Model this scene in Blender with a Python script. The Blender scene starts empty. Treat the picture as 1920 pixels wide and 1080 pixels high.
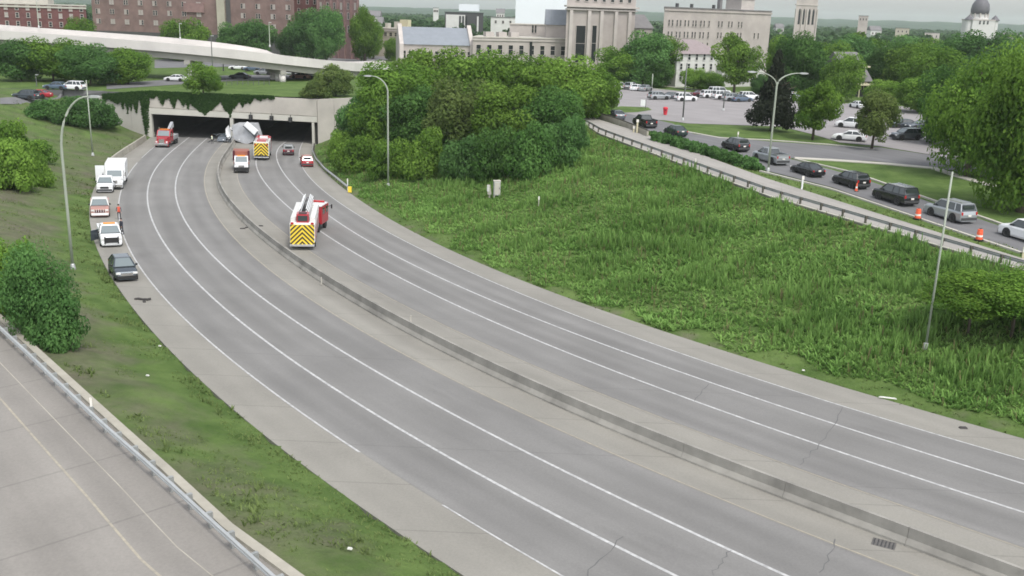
# ---------------------------------------------------------------- imports, camera, world, sun, exposure
import bpy, bmesh, math, random
import numpy as np
from mathutils import Vector, Matrix

random.seed(7)
RNG = np.random.default_rng(11)
SC = bpy.context.scene
COL = SC.collection
R = math.radians

F_PX, PITCH, ROLL, CAM_H = 1822.0, 0.2747, 0.0306, 21.2      # focal length in photo pixels (1920 wide), camera pose
GX, GY = -0.014, -0.0255                                      # the motorway falls gently towards the tunnel

cam_d = bpy.data.cameras.new('camera'); cam = bpy.data.objects.new('camera', cam_d); COL.objects.link(cam)
cam_d.sensor_width = 36.0; cam_d.lens = F_PX / 1920 * 36; cam_d.clip_start = 0.5; cam_d.clip_end = 20000
CAM_M = Matrix.Rotation(math.pi / 2 - PITCH, 3, 'X') @ Matrix.Rotation(ROLL, 3, 'Z')
cam.matrix_world = Matrix.Translation((0, 0, CAM_H)) @ CAM_M.to_4x4()
SC.camera = cam

SUN_EL, SUN_AZ = R(58), R(150)          # azimuth clockwise from +Y
world = bpy.data.worlds.new('World'); SC.world = world; world.use_nodes = True
wn, wl = world.node_tree.nodes, world.node_tree.links
bg = wn['Background']
sky = wn.new('ShaderNodeTexSky'); sky.sky_type = 'NISHITA'; sky.sun_disc = False
sky.sun_elevation = SUN_EL; sky.sun_rotation = SUN_AZ; sky.air_density = 1.0; sky.dust_density = 2.5; sky.ozone_density = 1.0
hs = wn.new('ShaderNodeHueSaturation'); hs.inputs['Saturation'].default_value = 0.3     # overcast: the blue is gone
wl.new(sky.outputs[0], hs.inputs['Color']); wl.new(hs.outputs[0], bg.inputs['Color'])
bg.inputs['Strength'].default_value = 0.15
sun_d = bpy.data.lights.new('sun', 'SUN'); sun_d.energy = 0.95; sun_d.angle = R(11); sun_d.color = (1.0, 0.96, 0.9)
sun = bpy.data.objects.new('sun', sun_d); COL.objects.link(sun)
sun.rotation_euler = (math.pi / 2 - SUN_EL, 0, math.pi - SUN_AZ)
SC.view_settings.view_transform = 'Standard'; SC.view_settings.look = 'None'
SC.view_settings.exposure = 0.98; SC.view_settings.gamma = 1.0; SC.view_settings.use_curve_mapping = False
SC.render.engine = 'CYCLES'
SC.cycles.use_denoising = True; SC.cycles.max_bounces = 6; SC.cycles.diffuse_bounces = 3; SC.cycles.glossy_bounces = 2
SC.cycles.transparent_max_bounces = 6; SC.cycles.volume_bounces = 1; SC.cycles.filter_width = 1.7

# ---------------------------------------------------------------- helpers: properties, meshes, rays
def tag(o, label=None, cat=None, group=None, kind=None):
    if label: o['label'] = label
    if cat: o['category'] = cat
    if group: o['group'] = group
    if kind: o['kind'] = kind
    return o

def empty(name, loc=(0, 0, 0), rz=0.0):
    o = bpy.data.objects.new(name, None); COL.objects.link(o)
    o.location = loc; o.rotation_euler = (0, 0, rz); o.empty_display_size = 0.2
    return o

def copy_tree(o, parent=None):
    c = o.copy(); COL.objects.link(c)
    if parent: c.parent = parent
    for ch in o.children: copy_tree(ch, c)
    return c

def link(name, me, mats, parent=None):
    o = bpy.data.objects.new(name, me); COL.objects.link(o)
    if mats is not None and not me.materials:
        for m in (mats if isinstance(mats, (list, tuple)) else [mats]): me.materials.append(m)
    if parent: o.parent = parent
    return o

class MB:
    """collects shapes and builds them as ONE mesh"""
    def __init__(s): s.v, s.f, s.m, s.uv = [], [], [], {}; s.cur = 0
    def add(s, vs, fs):
        b = len(s.v); s.v += [tuple(v) for v in vs]
        for f in fs: s.f.append(tuple(i + b for i in f)); s.m.append(s.cur)
    def box(s, c, d, rz=0.0, top=(1, 1), shift=(0, 0)):
        x, y, z = d[0] / 2, d[1] / 2, d[2] / 2
        pts = [(-x, -y, -z), (x, -y, -z), (x, y, -z), (-x, y, -z)]
        pts += [(-x * top[0] + shift[0], -y * top[1] + shift[1], z), (x * top[0] + shift[0], -y * top[1] + shift[1], z),
                (x * top[0] + shift[0], y * top[1] + shift[1], z), (-x * top[0] + shift[0], y * top[1] + shift[1], z)]
        ca, sa = math.cos(rz), math.sin(rz)
        s.add([(c[0] + ca * p[0] - sa * p[1], c[1] + sa * p[0] + ca * p[1], c[2] + p[2]) for p in pts],
              [(3, 2, 1, 0), (4, 5, 6, 7), (0, 1, 5, 4), (1, 2, 6, 5), (2, 3, 7, 6), (3, 0, 4, 7)])
        return s
    def bar(s, a, b, w, h=None):
        a, b = Vector(a), Vector(b); d = (b - a); L = d.length; d.normalize()
        up = Vector((0, 0, 1)) if abs(d.z) < 0.95 else Vector((0, 1, 0))
        r = d.cross(up).normalized(); u = r.cross(d); h = h or w
        pts = [a + r * (i * w / 2) + u * (j * h / 2) for i, j in ((-1, -1), (1, -1), (1, 1), (-1, 1))]
        pts += [p + d * L for p in pts]
        s.add(pts, [(3, 2, 1, 0), (4, 5, 6, 7), (0, 1, 5, 4), (1, 2, 6, 5), (2, 3, 7, 6), (3, 0, 4, 7)]); return s
    def tube(s, path, rad, n=8):
        path = [Vector(p) for p in path]; rad = rad if isinstance(rad, (list, tuple)) else [rad] * len(path)
        vs = []
        for i, p in enumerate(path):
            d = (path[min(i + 1, len(path) - 1)] - path[max(i - 1, 0)]).normalized()
            up = Vector((0, 0, 1)) if abs(d.z) < 0.9 else Vector((1, 0, 0))
            r = d.cross(up).normalized(); u = r.cross(d)
            vs += [p + (r * math.cos(2 * math.pi * k / n) + u * math.sin(2 * math.pi * k / n)) * rad[i] for k in range(n)]
        fs = [(i * n + k, i * n + (k + 1) % n, (i + 1) * n + (k + 1) % n, (i + 1) * n + k) for i in range(len(path) - 1) for k in range(n)]
        fs += [tuple(range(n))[::-1], tuple(range((len(path) - 1) * n, len(path) * n))]
        s.add(vs, fs); return s
    def lathe(s, prof, n=16, c=(0, 0, 0)):
        vs = [(c[0] + r * math.cos(2 * math.pi * k / n), c[1] + r * math.sin(2 * math.pi * k / n), c[2] + z) for r, z in prof for k in range(n)]
        fs = [(i * n + k, i * n + (k + 1) % n, (i + 1) * n + (k + 1) % n, (i + 1) * n + k) for i in range(len(prof) - 1) for k in range(n)]
        fs += [tuple(range(n))[::-1], tuple(range((len(prof) - 1) * n, len(prof) * n))]
        s.add(vs, fs); return s
    def loft(s, secs):
        n = len(secs[0]); vs = [p for q in secs for p in q]
        fs = [(i * n + k, i * n + (k + 1) % n, (i + 1) * n + (k + 1) % n, (i + 1) * n + k) for i in range(len(secs) - 1) for k in range(n)]
        fs += [tuple(range(n))[::-1], tuple(range((len(secs) - 1) * n, len(secs) * n))]
        s.add(vs, fs); return s
    def prism(s, poly, axis_pts):
        """poly: list of (a,b) in the x-z plane, extruded in y between the two values"""
        y0, y1 = axis_pts; n = len(poly)
        s.add([(a, y0, b) for a, b in poly] + [(a, y1, b) for a, b in poly],
              [tuple(range(n)), tuple(range(n, 2 * n))[::-1]] + [(i, i + n, (i + 1) % n + n, (i + 1) % n) for i in range(n)]); return s
    def build(s, name, mats=None, parent=None, bev=0.0, smooth=False, flip=True):
        me = bpy.data.meshes.new(name); me.from_pydata(s.v, [], s.f)
        for i, m in enumerate(s.m): me.polygons[i].material_index = m
        if flip or bev:
            bm = bmesh.new(); bm.from_mesh(me)
            if flip: bmesh.ops.recalc_face_normals(bm, faces=bm.faces)
            if bev:
                es = [e for e in bm.edges if len(e.link_faces) == 2 and e.calc_face_angle(0) > 0.5]
                bmesh.ops.bevel(bm, geom=es, offset=bev, segments=2, affect='EDGES', profile=0.6)
            bm.to_mesh(me); bm.free()
        if smooth: me.polygons.foreach_set('use_smooth', [True] * len(me.polygons))
        return link(name, me, mats, parent)

def np_mesh(name, V, F, mats, tint=None, parent=None):
    me = bpy.data.meshes.new(name); V = np.asarray(V, np.float32); F = np.asarray(F, np.int32); k = F.shape[1]
    me.vertices.add(len(V)); me.vertices.foreach_set('co', V.ravel())
    me.loops.add(F.size); me.loops.foreach_set('vertex_index', F.ravel())
    me.polygons.add(len(F)); me.polygons.foreach_set('loop_start', np.arange(0, F.size, k, dtype=np.int32))
    me.update(calc_edges=True)
    if tint is not None:
        a = me.attributes.new('tint', 'FLOAT', 'POINT'); a.data.foreach_set('value', np.asarray(tint, np.float32))
    return link(name, me, mats, parent)

def ray(px, py):
    return np.array(CAM_M @ Vector(((px - 960) / F_PX, -(py - 540) / F_PX, -1.0)))
def zh(x, y): return GX * x + GY * y                       # motorway surface
def g0(px, py):
    d = ray(px, py); t = -CAM_H / (d[2] - GX * d[0] - GY * d[1]); return np.array((d[0] * t, d[1] * t, CAM_H + d[2] * t))
def at(px, py, z):
    d = ray(px, py); t = (z - CAM_H) / d[2]; return np.array((d[0] * t, d[1] * t, z))
def ypl(px, py, Y):                                        # the point of a pixel at depth Y
    d = ray(px, py); t = Y / d[1]; return np.array((d[0] * t, Y, CAM_H + d[2] * t))

# ---------------------------------------------------------------- materials (all procedural)
def M(name, col, rough=0.75, var=0.0, scale=1.0, metal=0.0, bump=0.0, spec=0.4, attr=None, col2=None, bscale=None):
    m = bpy.data.materials.new(name); m.use_nodes = True; nt = m.node_tree; N, L = nt.nodes, nt.links
    b = N['Principled BSDF']; b.inputs['Roughness'].default_value = rough; b.inputs['Metallic'].default_value = metal
    b.inputs['Specular IOR Level'].default_value = spec
    b.inputs['Base Color'].default_value = (*col, 1)
    if var or col2 or attr or bump:
        geo = N.new('ShaderNodeNewGeometry'); nz = N.new('ShaderNodeTexNoise'); nz.inputs['Scale'].default_value = scale
        nz.inputs['Detail'].default_value = 5; nz.inputs['Roughness'].default_value = 0.62
        L.new(geo.outputs['Position'], nz.inputs['Vector'])
        fac = nz.outputs['Fac']
        if attr:
            at_ = N.new('ShaderNodeAttribute'); at_.attribute_name = attr; fac = at_.outputs['Fac']
        ramp = N.new('ShaderNodeValToRGB'); e = ramp.color_ramp.elements
        c2 = col2 or tuple(min(1, c * (1 + var)) for c in col); c1 = col if col2 else tuple(c * (1 - var) for c in col)
        e[0].color = (*c1, 1); e[1].color = (*c2, 1)
        if not attr: e[0].position = 0.3; e[1].position = 0.7
        L.new(fac, ramp.inputs['Fac']); L.new(ramp.outputs[0], b.inputs['Base Color'])
        if bump:
            n2 = N.new('ShaderNodeTexNoise'); n2.inputs['Scale'].default_value = bscale or scale * 6; n2.inputs['Detail'].default_value = 4
            L.new(geo.outputs['Position'], n2.inputs['Vector'])
            bp = N.new('ShaderNodeBump'); bp.inputs['Strength'].default_value = bump; bp.inputs['Distance'].default_value = 0.05
            L.new(n2.outputs['Fac'], bp.inputs['Height']); L.new(bp.outputs[0], b.inputs['Normal'])
    return m

def leaf_mat(name, dark, light):
    m = bpy.data.materials.new(name); m.use_nodes = True; N, L = m.node_tree.nodes, m.node_tree.links
    N.remove(N['Principled BSDF']); out = N['Material Output']
    a = N.new('ShaderNodeAttribute'); a.attribute_name = 'tint'
    ra = N.new('ShaderNodeValToRGB'); ra.color_ramp.elements[0].color = (*dark, 1); ra.color_ramp.elements[1].color = (*light, 1)
    L.new(a.outputs['Fac'], ra.inputs['Fac'])
    oi = N.new('ShaderNodeObjectInfo'); hv = N.new('ShaderNodeHueSaturation')
    mr = N.new('ShaderNodeMapRange'); mr.inputs['To Min'].default_value = 0.8; mr.inputs['To Max'].default_value = 1.2
    L.new(oi.outputs['Random'], mr.inputs['Value']); L.new(mr.outputs[0], hv.inputs['Value']); L.new(ra.outputs[0], hv.inputs['Color'])
    d = N.new('ShaderNodeBsdfDiffuse'); t = N.new('ShaderNodeBsdfTranslucent'); mx = N.new('ShaderNodeMixShader'); mx.inputs['Fac'].default_value = 0.42
    L.new(hv.outputs[0], d.inputs['Color']); L.new(hv.outputs[0], t.inputs['Color'])
    L.new(d.outputs[0], mx.inputs[1]); L.new(t.outputs[0], mx.inputs[2]); L.new(mx.outputs[0], out.inputs['Surface'])
    return m

def road_mat(name, col, streak, joint=0.0, jlen=12.0, tintb=(1, 1, 1)):
    """u across / v along in metres are in the UV map: worn wheel tracks, blotches, fine grain, faint transverse joints"""
    m = bpy.data.materials.new(name); m.use_nodes = True; N, L = m.node_tree.nodes, m.node_tree.links
    b = N['Principled BSDF']; b.inputs['Roughness'].default_value = 0.9; b.inputs['Specular IOR Level'].default_value = 0.25
    uv = N.new('ShaderNodeUVMap'); geo = N.new('ShaderNodeNewGeometry')
    mp = N.new('ShaderNodeMapping'); mp.inputs['Scale'].default_value = (0.5, 0.03, 1); L.new(uv.outputs[0], mp.inputs[0])
    n1 = N.new('ShaderNodeTexNoise'); n1.inputs['Scale'].default_value = 1.0; n1.inputs['Detail'].default_value = 3; L.new(mp.outputs[0], n1.inputs['Vector'])
    n2 = N.new('ShaderNodeTexNoise'); n2.inputs['Scale'].default_value = 0.22; n2.inputs['Detail'].default_value = 5; L.new(geo.outputs['Position'], n2.inputs['Vector'])
    n3 = N.new('ShaderNodeTexNoise'); n3.inputs['Scale'].default_value = 9; n3.inputs['Detail'].default_value = 3; L.new(geo.outputs['Position'], n3.inputs['Vector'])
    def rng(node, lo, hi):
        r = N.new('ShaderNodeMapRange'); r.inputs['From Min'].default_value = 0.3; r.inputs['From Max'].default_value = 0.7
        r.inputs['To Min'].default_value = lo; r.inputs['To Max'].default_value = hi; L.new(node.outputs['Fac'], r.inputs['Value']); return r.outputs[0]
    def mul(a, c):
        q = N.new('ShaderNodeMath'); q.operation = 'MULTIPLY'; L.new(a, q.inputs[0]); L.new(c, q.inputs[1]); return q.outputs[0]
    sx = N.new('ShaderNodeSeparateXYZ'); L.new(uv.outputs[0], sx.inputs[0])
    wv = N.new('ShaderNodeMath'); wv.operation = 'MULTIPLY'; wv.inputs[1].default_value = 2 * math.pi * 2 / 3.65; L.new(sx.outputs['X'], wv.inputs[0])
    cs = N.new('ShaderNodeMath'); cs.operation = 'COSINE'; L.new(wv.outputs[0], cs.inputs[0])
    wt = N.new('ShaderNodeMath'); wt.operation = 'MULTIPLY_ADD'; wt.inputs[1].default_value = streak * 0.28; wt.inputs[2].default_value = 1; L.new(cs.outputs[0], wt.inputs[0])     # polished wheel tracks
    m4 = N.new('ShaderNodeMapping'); m4.inputs['Scale'].default_value = (0.3, 0.075, 1); L.new(uv.outputs[0], m4.inputs[0])
    n4 = N.new('ShaderNodeTexNoise'); n4.inputs['Scale'].default_value = 1.0; n4.inputs['Detail'].default_value = 4; L.new(m4.outputs[0], n4.inputs['Vector'])
    bl = N.new('ShaderNodeMapRange'); bl.inputs['From Min'].default_value = 0.6; bl.inputs['From Max'].default_value = 0.78; bl.inputs['To Min'].default_value = 1; bl.inputs['To Max'].default_value = 1 - streak * 1.6; L.new(n4.outputs['Fac'], bl.inputs['Value'])   # oil and rubber blotches
    f = mul(mul(wt.outputs[0], bl.outputs[0]), mul(rng(n1, 1 - streak, 1 + streak * 0.6), mul(rng(n2, 0.93, 1.07), rng(n3, 0.94, 1.06))))
    if joint:
        sp = N.new('ShaderNodeSeparateXYZ'); L.new(uv.outputs[0], sp.inputs[0])
        dv = N.new('ShaderNodeMath'); dv.operation = 'PINGPONG'; dv.inputs[1].default_value = jlen / 2; L.new(sp.outputs['Y'], dv.inputs[0])
        lt = N.new('ShaderNodeMath'); lt.operation = 'LESS_THAN'; lt.inputs[1].default_value = 0.06; L.new(dv.outputs[0], lt.inputs[0])
        ml = N.new('ShaderNodeMath'); ml.operation = 'MULTIPLY_ADD'; ml.inputs[1].default_value = -joint; ml.inputs[2].default_value = 1; L.new(lt.outputs[0], ml.inputs[0])
        f = mul(f, ml.outputs[0])
    rgb = N.new('ShaderNodeRGB'); rgb.outputs[0].default_value = (*col, 1)
    sc = N.new('ShaderNodeVectorMath'); sc.operation = 'SCALE'; L.new(rgb.outputs[0], sc.inputs[0]); L.new(f, sc.inputs['Scale'])
    L.new(sc.outputs[0], b.inputs['Base Color'])
    bp = N.new('ShaderNodeBump'); bp.inputs['Strength'].default_value = 0.15; bp.inputs['Distance'].default_value = 0.02
    L.new(n3.outputs['Fac'], bp.inputs['Height']); L.new(bp.outputs[0], b.inputs['Normal'])
    return m

MT = {
 'lane': road_mat('worn_asphalt', (0.186, 0.182, 0.174), 0.15, 0.14, 18.0),
 'shoulder': road_mat('pale_concrete_pavement', (0.236, 0.226, 0.2), 0.08, 0.18, 6.0),
 'ramp': road_mat('ramp_concrete', (0.23, 0.216, 0.196), 0.14, 0.16, 6.0),
 'ramp_pale': road_mat('pale_ramp_concrete', (0.3, 0.285, 0.262), 0.1, 0.12, 6.0),
 'street': road_mat('street_asphalt', (0.15, 0.149, 0.152), 0.1),
 'lot': road_mat('parking_asphalt', (0.25, 0.236, 0.234), 0.06),
 'white_line': M('worn_white_line_paint', (0.27, 0.27, 0.265), 0.7, 0, 3.5, col2=(0.52, 0.52, 0.51)),
 'yellow_line': M('faded_yellow_line_paint', (0.24, 0.225, 0.19), 0.7, 0, 3.0, col2=(0.38, 0.34, 0.26)),
 'barrier': M('weathered_barrier_concrete', (0.255, 0.245, 0.22), 0.9, 0.28, 0.45, bump=0.4),
 'curb': M('old_curb_concrete', (0.33, 0.31, 0.26), 0.9, 0.18, 0.6, bump=0.2),
 'portal': M('portal_concrete', (0.41, 0.385, 0.345), 0.9, 0.12, 0.25, bump=0.15),
 'portal_band': M('portal_band_concrete', (0.46, 0.45, 0.4), 0.9, 0.06, 0.4),
 'wall_grey': M('retaining_wall_concrete', (0.33, 0.32, 0.29), 0.9, 0.1, 0.2, bump=0.15),
 'dark': M('tunnel_lining_shade', (0.035, 0.034, 0.033), 0.9, 0.2, 0.3),  # near-black colour holds the darkness of the unlit tunnel
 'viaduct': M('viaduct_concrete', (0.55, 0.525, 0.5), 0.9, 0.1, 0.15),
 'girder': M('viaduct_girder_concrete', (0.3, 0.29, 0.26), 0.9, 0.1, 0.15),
 'galv': M('galvanised_steel', (0.5, 0.51, 0.5), 0.45, 0.08, 2.0, metal=0.6),
 'rail_grey': M('weathered_guardrail_steel', (0.3, 0.31, 0.3), 0.55, 0.15, 1.0, metal=0.3),
 'pole': M('painted_pole_steel', (0.3, 0.33, 0.27), 0.5, 0.05, 1.0),
 'pole_dark': M('dark_pole_steel', (0.1, 0.11, 0.1), 0.5),
 'wood_post': M('weathered_timber_post', (0.09, 0.085, 0.07), 0.9, 0.2, 3.0),
 'white': M('white_paint', (0.72, 0.73, 0.73), 0.3, spec=0.5),
 'offwhite': M('dull_white_paint', (0.6, 0.6, 0.57), 0.5, 0.05, 0.8),
 'silver': M('silver_car_paint', (0.36, 0.38, 0.39), 0.3, metal=0.5),
 'grey_paint': M('grey_car_paint', (0.15, 0.165, 0.18), 0.25, metal=0.5),
 'slate_paint': M('slate_blue_car_paint', (0.075, 0.09, 0.105), 0.22, metal=0.4, spec=0.6),
 'black_paint': M('black_car_paint', (0.014, 0.015, 0.017), 0.2, spec=0.6),
 'green_black': M('dark_green_car_paint', (0.018, 0.035, 0.03), 0.22, spec=0.6),
 'blue_grey': M('blue_grey_car_paint', (0.12, 0.16, 0.22), 0.25, metal=0.3),
 'red_paint': M('red_vehicle_paint', (0.34, 0.025, 0.035), 0.28, spec=0.5),
 'maroon': M('maroon_car_paint', (0.09, 0.02, 0.03), 0.25, metal=0.2),
 'pale_red': M('faded_red_paint', (0.36, 0.2, 0.17), 0.5, 0.12, 1.2),
 'rust': M('rust_red_panel_paint', (0.26, 0.085, 0.055), 0.6, 0.15, 1.5),
 'glass': M('dark_window_glass', (0.03, 0.038, 0.04), 0.08, spec=0.8),
 'screen': M('windscreen_glass_sky_sheen', (0.15, 0.18, 0.185), 0.08, spec=0.9),  # pale base colour stands in for the sky reflected in windscreens
 'tyre': M('tyre_rubber', (0.018, 0.018, 0.018), 0.85),
 'rim': M('wheel_alloy', (0.38, 0.38, 0.38), 0.35, metal=0.7),
 'chrome': M('bright_chrome', (0.68, 0.68, 0.68), 0.15, metal=1.0),
 'black': M('black_trim', (0.02, 0.02, 0.02), 0.6),
 'dgrey': M('dark_grey_metal', (0.07, 0.07, 0.072), 0.5, metal=0.3),
 'lamp_w': M('headlight_lens', (0.7, 0.7, 0.68), 0.1, spec=0.8),
 'lamp_r': M('tail_light_lens', (0.4, 0.015, 0.015), 0.15, spec=0.7),
 'amber': M('amber_lens', (0.7, 0.25, 0.03), 0.2),
 'chev_y': M('reflective_yellow', (0.78, 0.58, 0.05), 0.35),
 'chev_k': M('chevron_dark_stripe', (0.05, 0.035, 0.025), 0.45),
 'orange': M('traffic_orange', (0.75, 0.12, 0.05), 0.5),
 'refl': M('reflective_white', (0.75, 0.72, 0.66), 0.4),
 'sign_red': M('red_bin_plastic', (0.55, 0.03, 0.05), 0.5),
 'alu': M('brushed_aluminium', (0.5, 0.51, 0.52), 0.4, metal=0.5),
 'trailer': M('crumpled_trailer_sheet', (0.36, 0.37, 0.385), 0.45, 0.2, 0.7),
 'brick': M('red_brown_brick', (0.175, 0.118, 0.105), 0.9, 0.25, 0.3),
 'brick2': M('rose_brick', (0.22, 0.14, 0.13), 0.9, 0.18, 0.5),
 'brick3': M('dark_red_brick', (0.13, 0.058, 0.055), 0.9, 0.2, 0.6),
 'lime': M('pale_limestone', (0.36, 0.325, 0.3), 0.9, 0.14, 0.2),
 'lime2': M('light_limestone_trim', (0.43, 0.395, 0.365), 0.9, 0.1, 0.4),
 'tan': M('tan_stone', (0.36, 0.34, 0.27), 0.9, 0.1, 0.4),
 'slate': M('blue_grey_slate_roof', (0.2, 0.22, 0.245), 0.75, 0.08, 0.5),
 'roof_grey': M('grey_shingle_roof', (0.16, 0.155, 0.155), 0.9, 0.12, 0.8),
 'roof_mauve': M('mauve_shingle_roof', (0.24, 0.2, 0.2), 0.9, 0.08, 0.8),
 'stucco': M('white_stucco', (0.55, 0.545, 0.52), 0.9, 0.06, 0.5),
 'cream': M('cream_trim_paint', (0.52, 0.48, 0.33), 0.8),
 'dark_house': M('dark_clapboard', (0.07, 0.07, 0.068), 0.9, 0.1, 1.0),
 'pane': M('building_window_glass', (0.02, 0.024, 0.025), 0.15, spec=0.6),
 'blind': M('pale_window_blind', (0.36, 0.33, 0.3), 0.6),
 'white_wall': M('plain_white_cladding', (0.66, 0.69, 0.72), 0.7, 0.02, 0.2),
 'dome': M('dark_dome_copper', (0.1, 0.095, 0.105), 0.6, 0.08, 0.3),
 'bark': M('tree_bark', (0.085, 0.07, 0.052), 0.95, 0.25, 3.0),
 'sidewalk': M('pale_sidewalk_concrete', (0.42, 0.4, 0.35), 0.9, 0.08, 0.5),
 'skin': M('skin', (0.45, 0.27, 0.2), 0.6), 'hair': M('dark_hair', (0.03, 0.02, 0.015), 0.7),
 'vest_r': M('red_orange_vest', (0.55, 0.09, 0.05), 0.7), 'vest_w': M('pale_hi_vis_vest', (0.62, 0.66, 0.5), 0.7),
 'trouser': M('dark_trousers', (0.025, 0.025, 0.03), 0.8), 'shirt': M('navy_shirt', (0.03, 0.035, 0.05), 0.8),
 'rubber': M('torn_tyre_rubber', (0.05, 0.047, 0.045), 0.9), 'litter': M('pale_litter', (0.6, 0.6, 0.56), 0.7),
 'crack': M('sealed_crack_tar', (0.11, 0.11, 0.108), 0.9), 'patch': M('dark_patch', (0.11, 0.105, 0.1), 0.9, 0.2, 3.0),
 'wreck': M('twisted_dark_metal', (0.1, 0.11, 0.12), 0.5, 0.3, 2.0, metal=0.4),
}
LEAF = {
 'fresh': leaf_mat('fresh_green_leaves', (0.06, 0.132, 0.022), (0.225, 0.365, 0.068)),
 'mid': leaf_mat('mid_green_leaves', (0.05, 0.118, 0.022), (0.19, 0.32, 0.055)),
 'deep': leaf_mat('deep_green_leaves', (0.048, 0.117, 0.035), (0.135, 0.262, 0.080)),
 'blue': leaf_mat('blue_green_leaves', (0.043, 0.105, 0.026), (0.119, 0.230, 0.061)),
 'conifer': leaf_mat('dark_conifer_needles', (0.02, 0.027, 0.018), (0.05, 0.06, 0.04)),
 'olive': leaf_mat('olive_leaves', (0.084, 0.138, 0.039), (0.210, 0.276, 0.085)),
 'weed': leaf_mat('tall_weed_leaves', (0.075, 0.168, 0.034), (0.285, 0.455, 0.13)),
 'pale': leaf_mat('pale_low_growth_leaves', (0.083, 0.182, 0.036), (0.253, 0.407, 0.120)), 'straw': leaf_mat('dead_stalks', (0.14, 0.14, 0.06), (0.26, 0.25, 0.12)),
 'turf': leaf_mat('rough_turf_blades', (0.094, 0.138, 0.046), (0.209, 0.270, 0.099)),
 'ivy': leaf_mat('ivy_leaves', (0.029, 0.072, 0.021), (0.078, 0.156, 0.042)),
 'far': leaf_mat('far_tree_leaves', (0.034, 0.072, 0.031), (0.084, 0.144, 0.060)),
}
# ---------------------------------------------------------------- motorway alignment: every line is a smooth curve x(y) on the road plane
class Curve:
    def __init__(s, px, deg=5, dz=0.0, rows=None):
        P = np.array([g0(*q) if not dz else at_h(q, dz) for q in px])
        y, x = P[:, 1], P[:, 0]; s.lo, s.hi = y.min(), y.max()
        s.c, s.m = (s.lo + s.hi) / 2, (s.hi - s.lo) / 2
        s.p = np.polyfit((y - s.c) / s.m, x, deg); s.d = np.polyder(s.p)
    def __call__(s, y):
        y = np.asarray(y, float); u = (np.clip(y, s.lo, s.hi) - s.c) / s.m
        return np.polyval(s.p, u) + np.polyval(s.d, u) / s.m * (y - np.clip(y, s.lo, s.hi))
    def slope(s, y): return float((s(y + 0.5) - s(y - 0.5)))
def at_h(q, dz):
    d = ray(*q); t = (dz - CAM_H) / (d[2] - GX * d[0] - GY * d[1]); return np.array((d[0] * t, d[1] * t, CAM_H + d[2] * t))

C = {
 'L1': Curve([(345, 238), (277, 285), (250, 315), (235, 345), (222, 372), (220, 395), (222, 420), (238, 450), (262, 500), (293, 540), (355, 603), (430, 672), (480, 712), (615, 808), (672, 852), (930, 1005), (1055, 1080)]),
 'L2': Curve([(350, 262), (337, 270), (295, 315), (276, 355), (276, 380), (300, 445), (337, 490), (377, 540), (480, 626), (620, 721), (755, 810), (907, 895), (1112, 1004), (1272, 1080)]),
 'L3': Curve([(385, 262), (377, 270), (342, 307), (330, 352), (337, 390), (370, 450), (467, 540), (480, 552), (692, 681), (903, 810), (1077, 895), (1310, 1004), (1440, 1062)]),
 'L4': Curve([(425, 263), (398, 292), (387, 325), (388, 365), (405, 405), (425, 435), (480, 482), (555, 540), (780, 676), (960, 764), (1047, 809), (1250, 895), (1535, 1004), (1715, 1080)]),
 'R1': Curve([(500, 262), (462, 285), (448, 320), (452, 352), (480, 395), (520, 428), (600, 482), (700, 540), (960, 671), (1305, 808), (1440, 860), (1600, 915)]),
 'R2': Curve([(487, 285), (480, 307), (505, 352), (545, 392), (590, 427), (687, 485), (785, 540), (960, 619), (1200, 712), (1440, 803), (1717, 895), (1832, 932), (1920, 961)]),
 'R3': Curve([(530, 270), (521, 302), (532, 327), (565, 362), (610, 397), (700, 459), (867, 540), (960, 580), (1200, 667), (1440, 755), (1602, 810), (1920, 906)]),
 'R4': Curve([(566, 270), (561, 292), (572, 322), (630, 375), (730, 437), (950, 540), (1200, 635), (1440, 718), (1740, 810), (1920, 862)]),
 'RE': Curve([(592, 270), (585, 285), (590, 303), (655, 362), (717, 405), (780, 437), (960, 520), (1010, 540), (1440, 684), (1860, 808), (1920, 824)]),
 'LE': Curve([(278, 262), (252, 280), (222, 302), (188, 335), (175, 360), (171, 385), (172, 420), (180, 445), (200, 490), (220, 540), (272, 605), (310, 640), (370, 702), (432, 760), (480, 800), (525, 827), (605, 893), (762, 1004), (877, 1080)]),
 'BT': Curve([(439, 259), (422, 285), (413, 307), (420, 350), (445, 390), (480, 425), (560, 472), (652, 540), (960, 694), (1235, 810), (1440, 887)], dz=0.85),
}
YS = np.concatenate([np.arange(8, 60, 1.5), np.arange(60, 190, 2.0), np.arange(190, 262, 6.0)])

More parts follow.
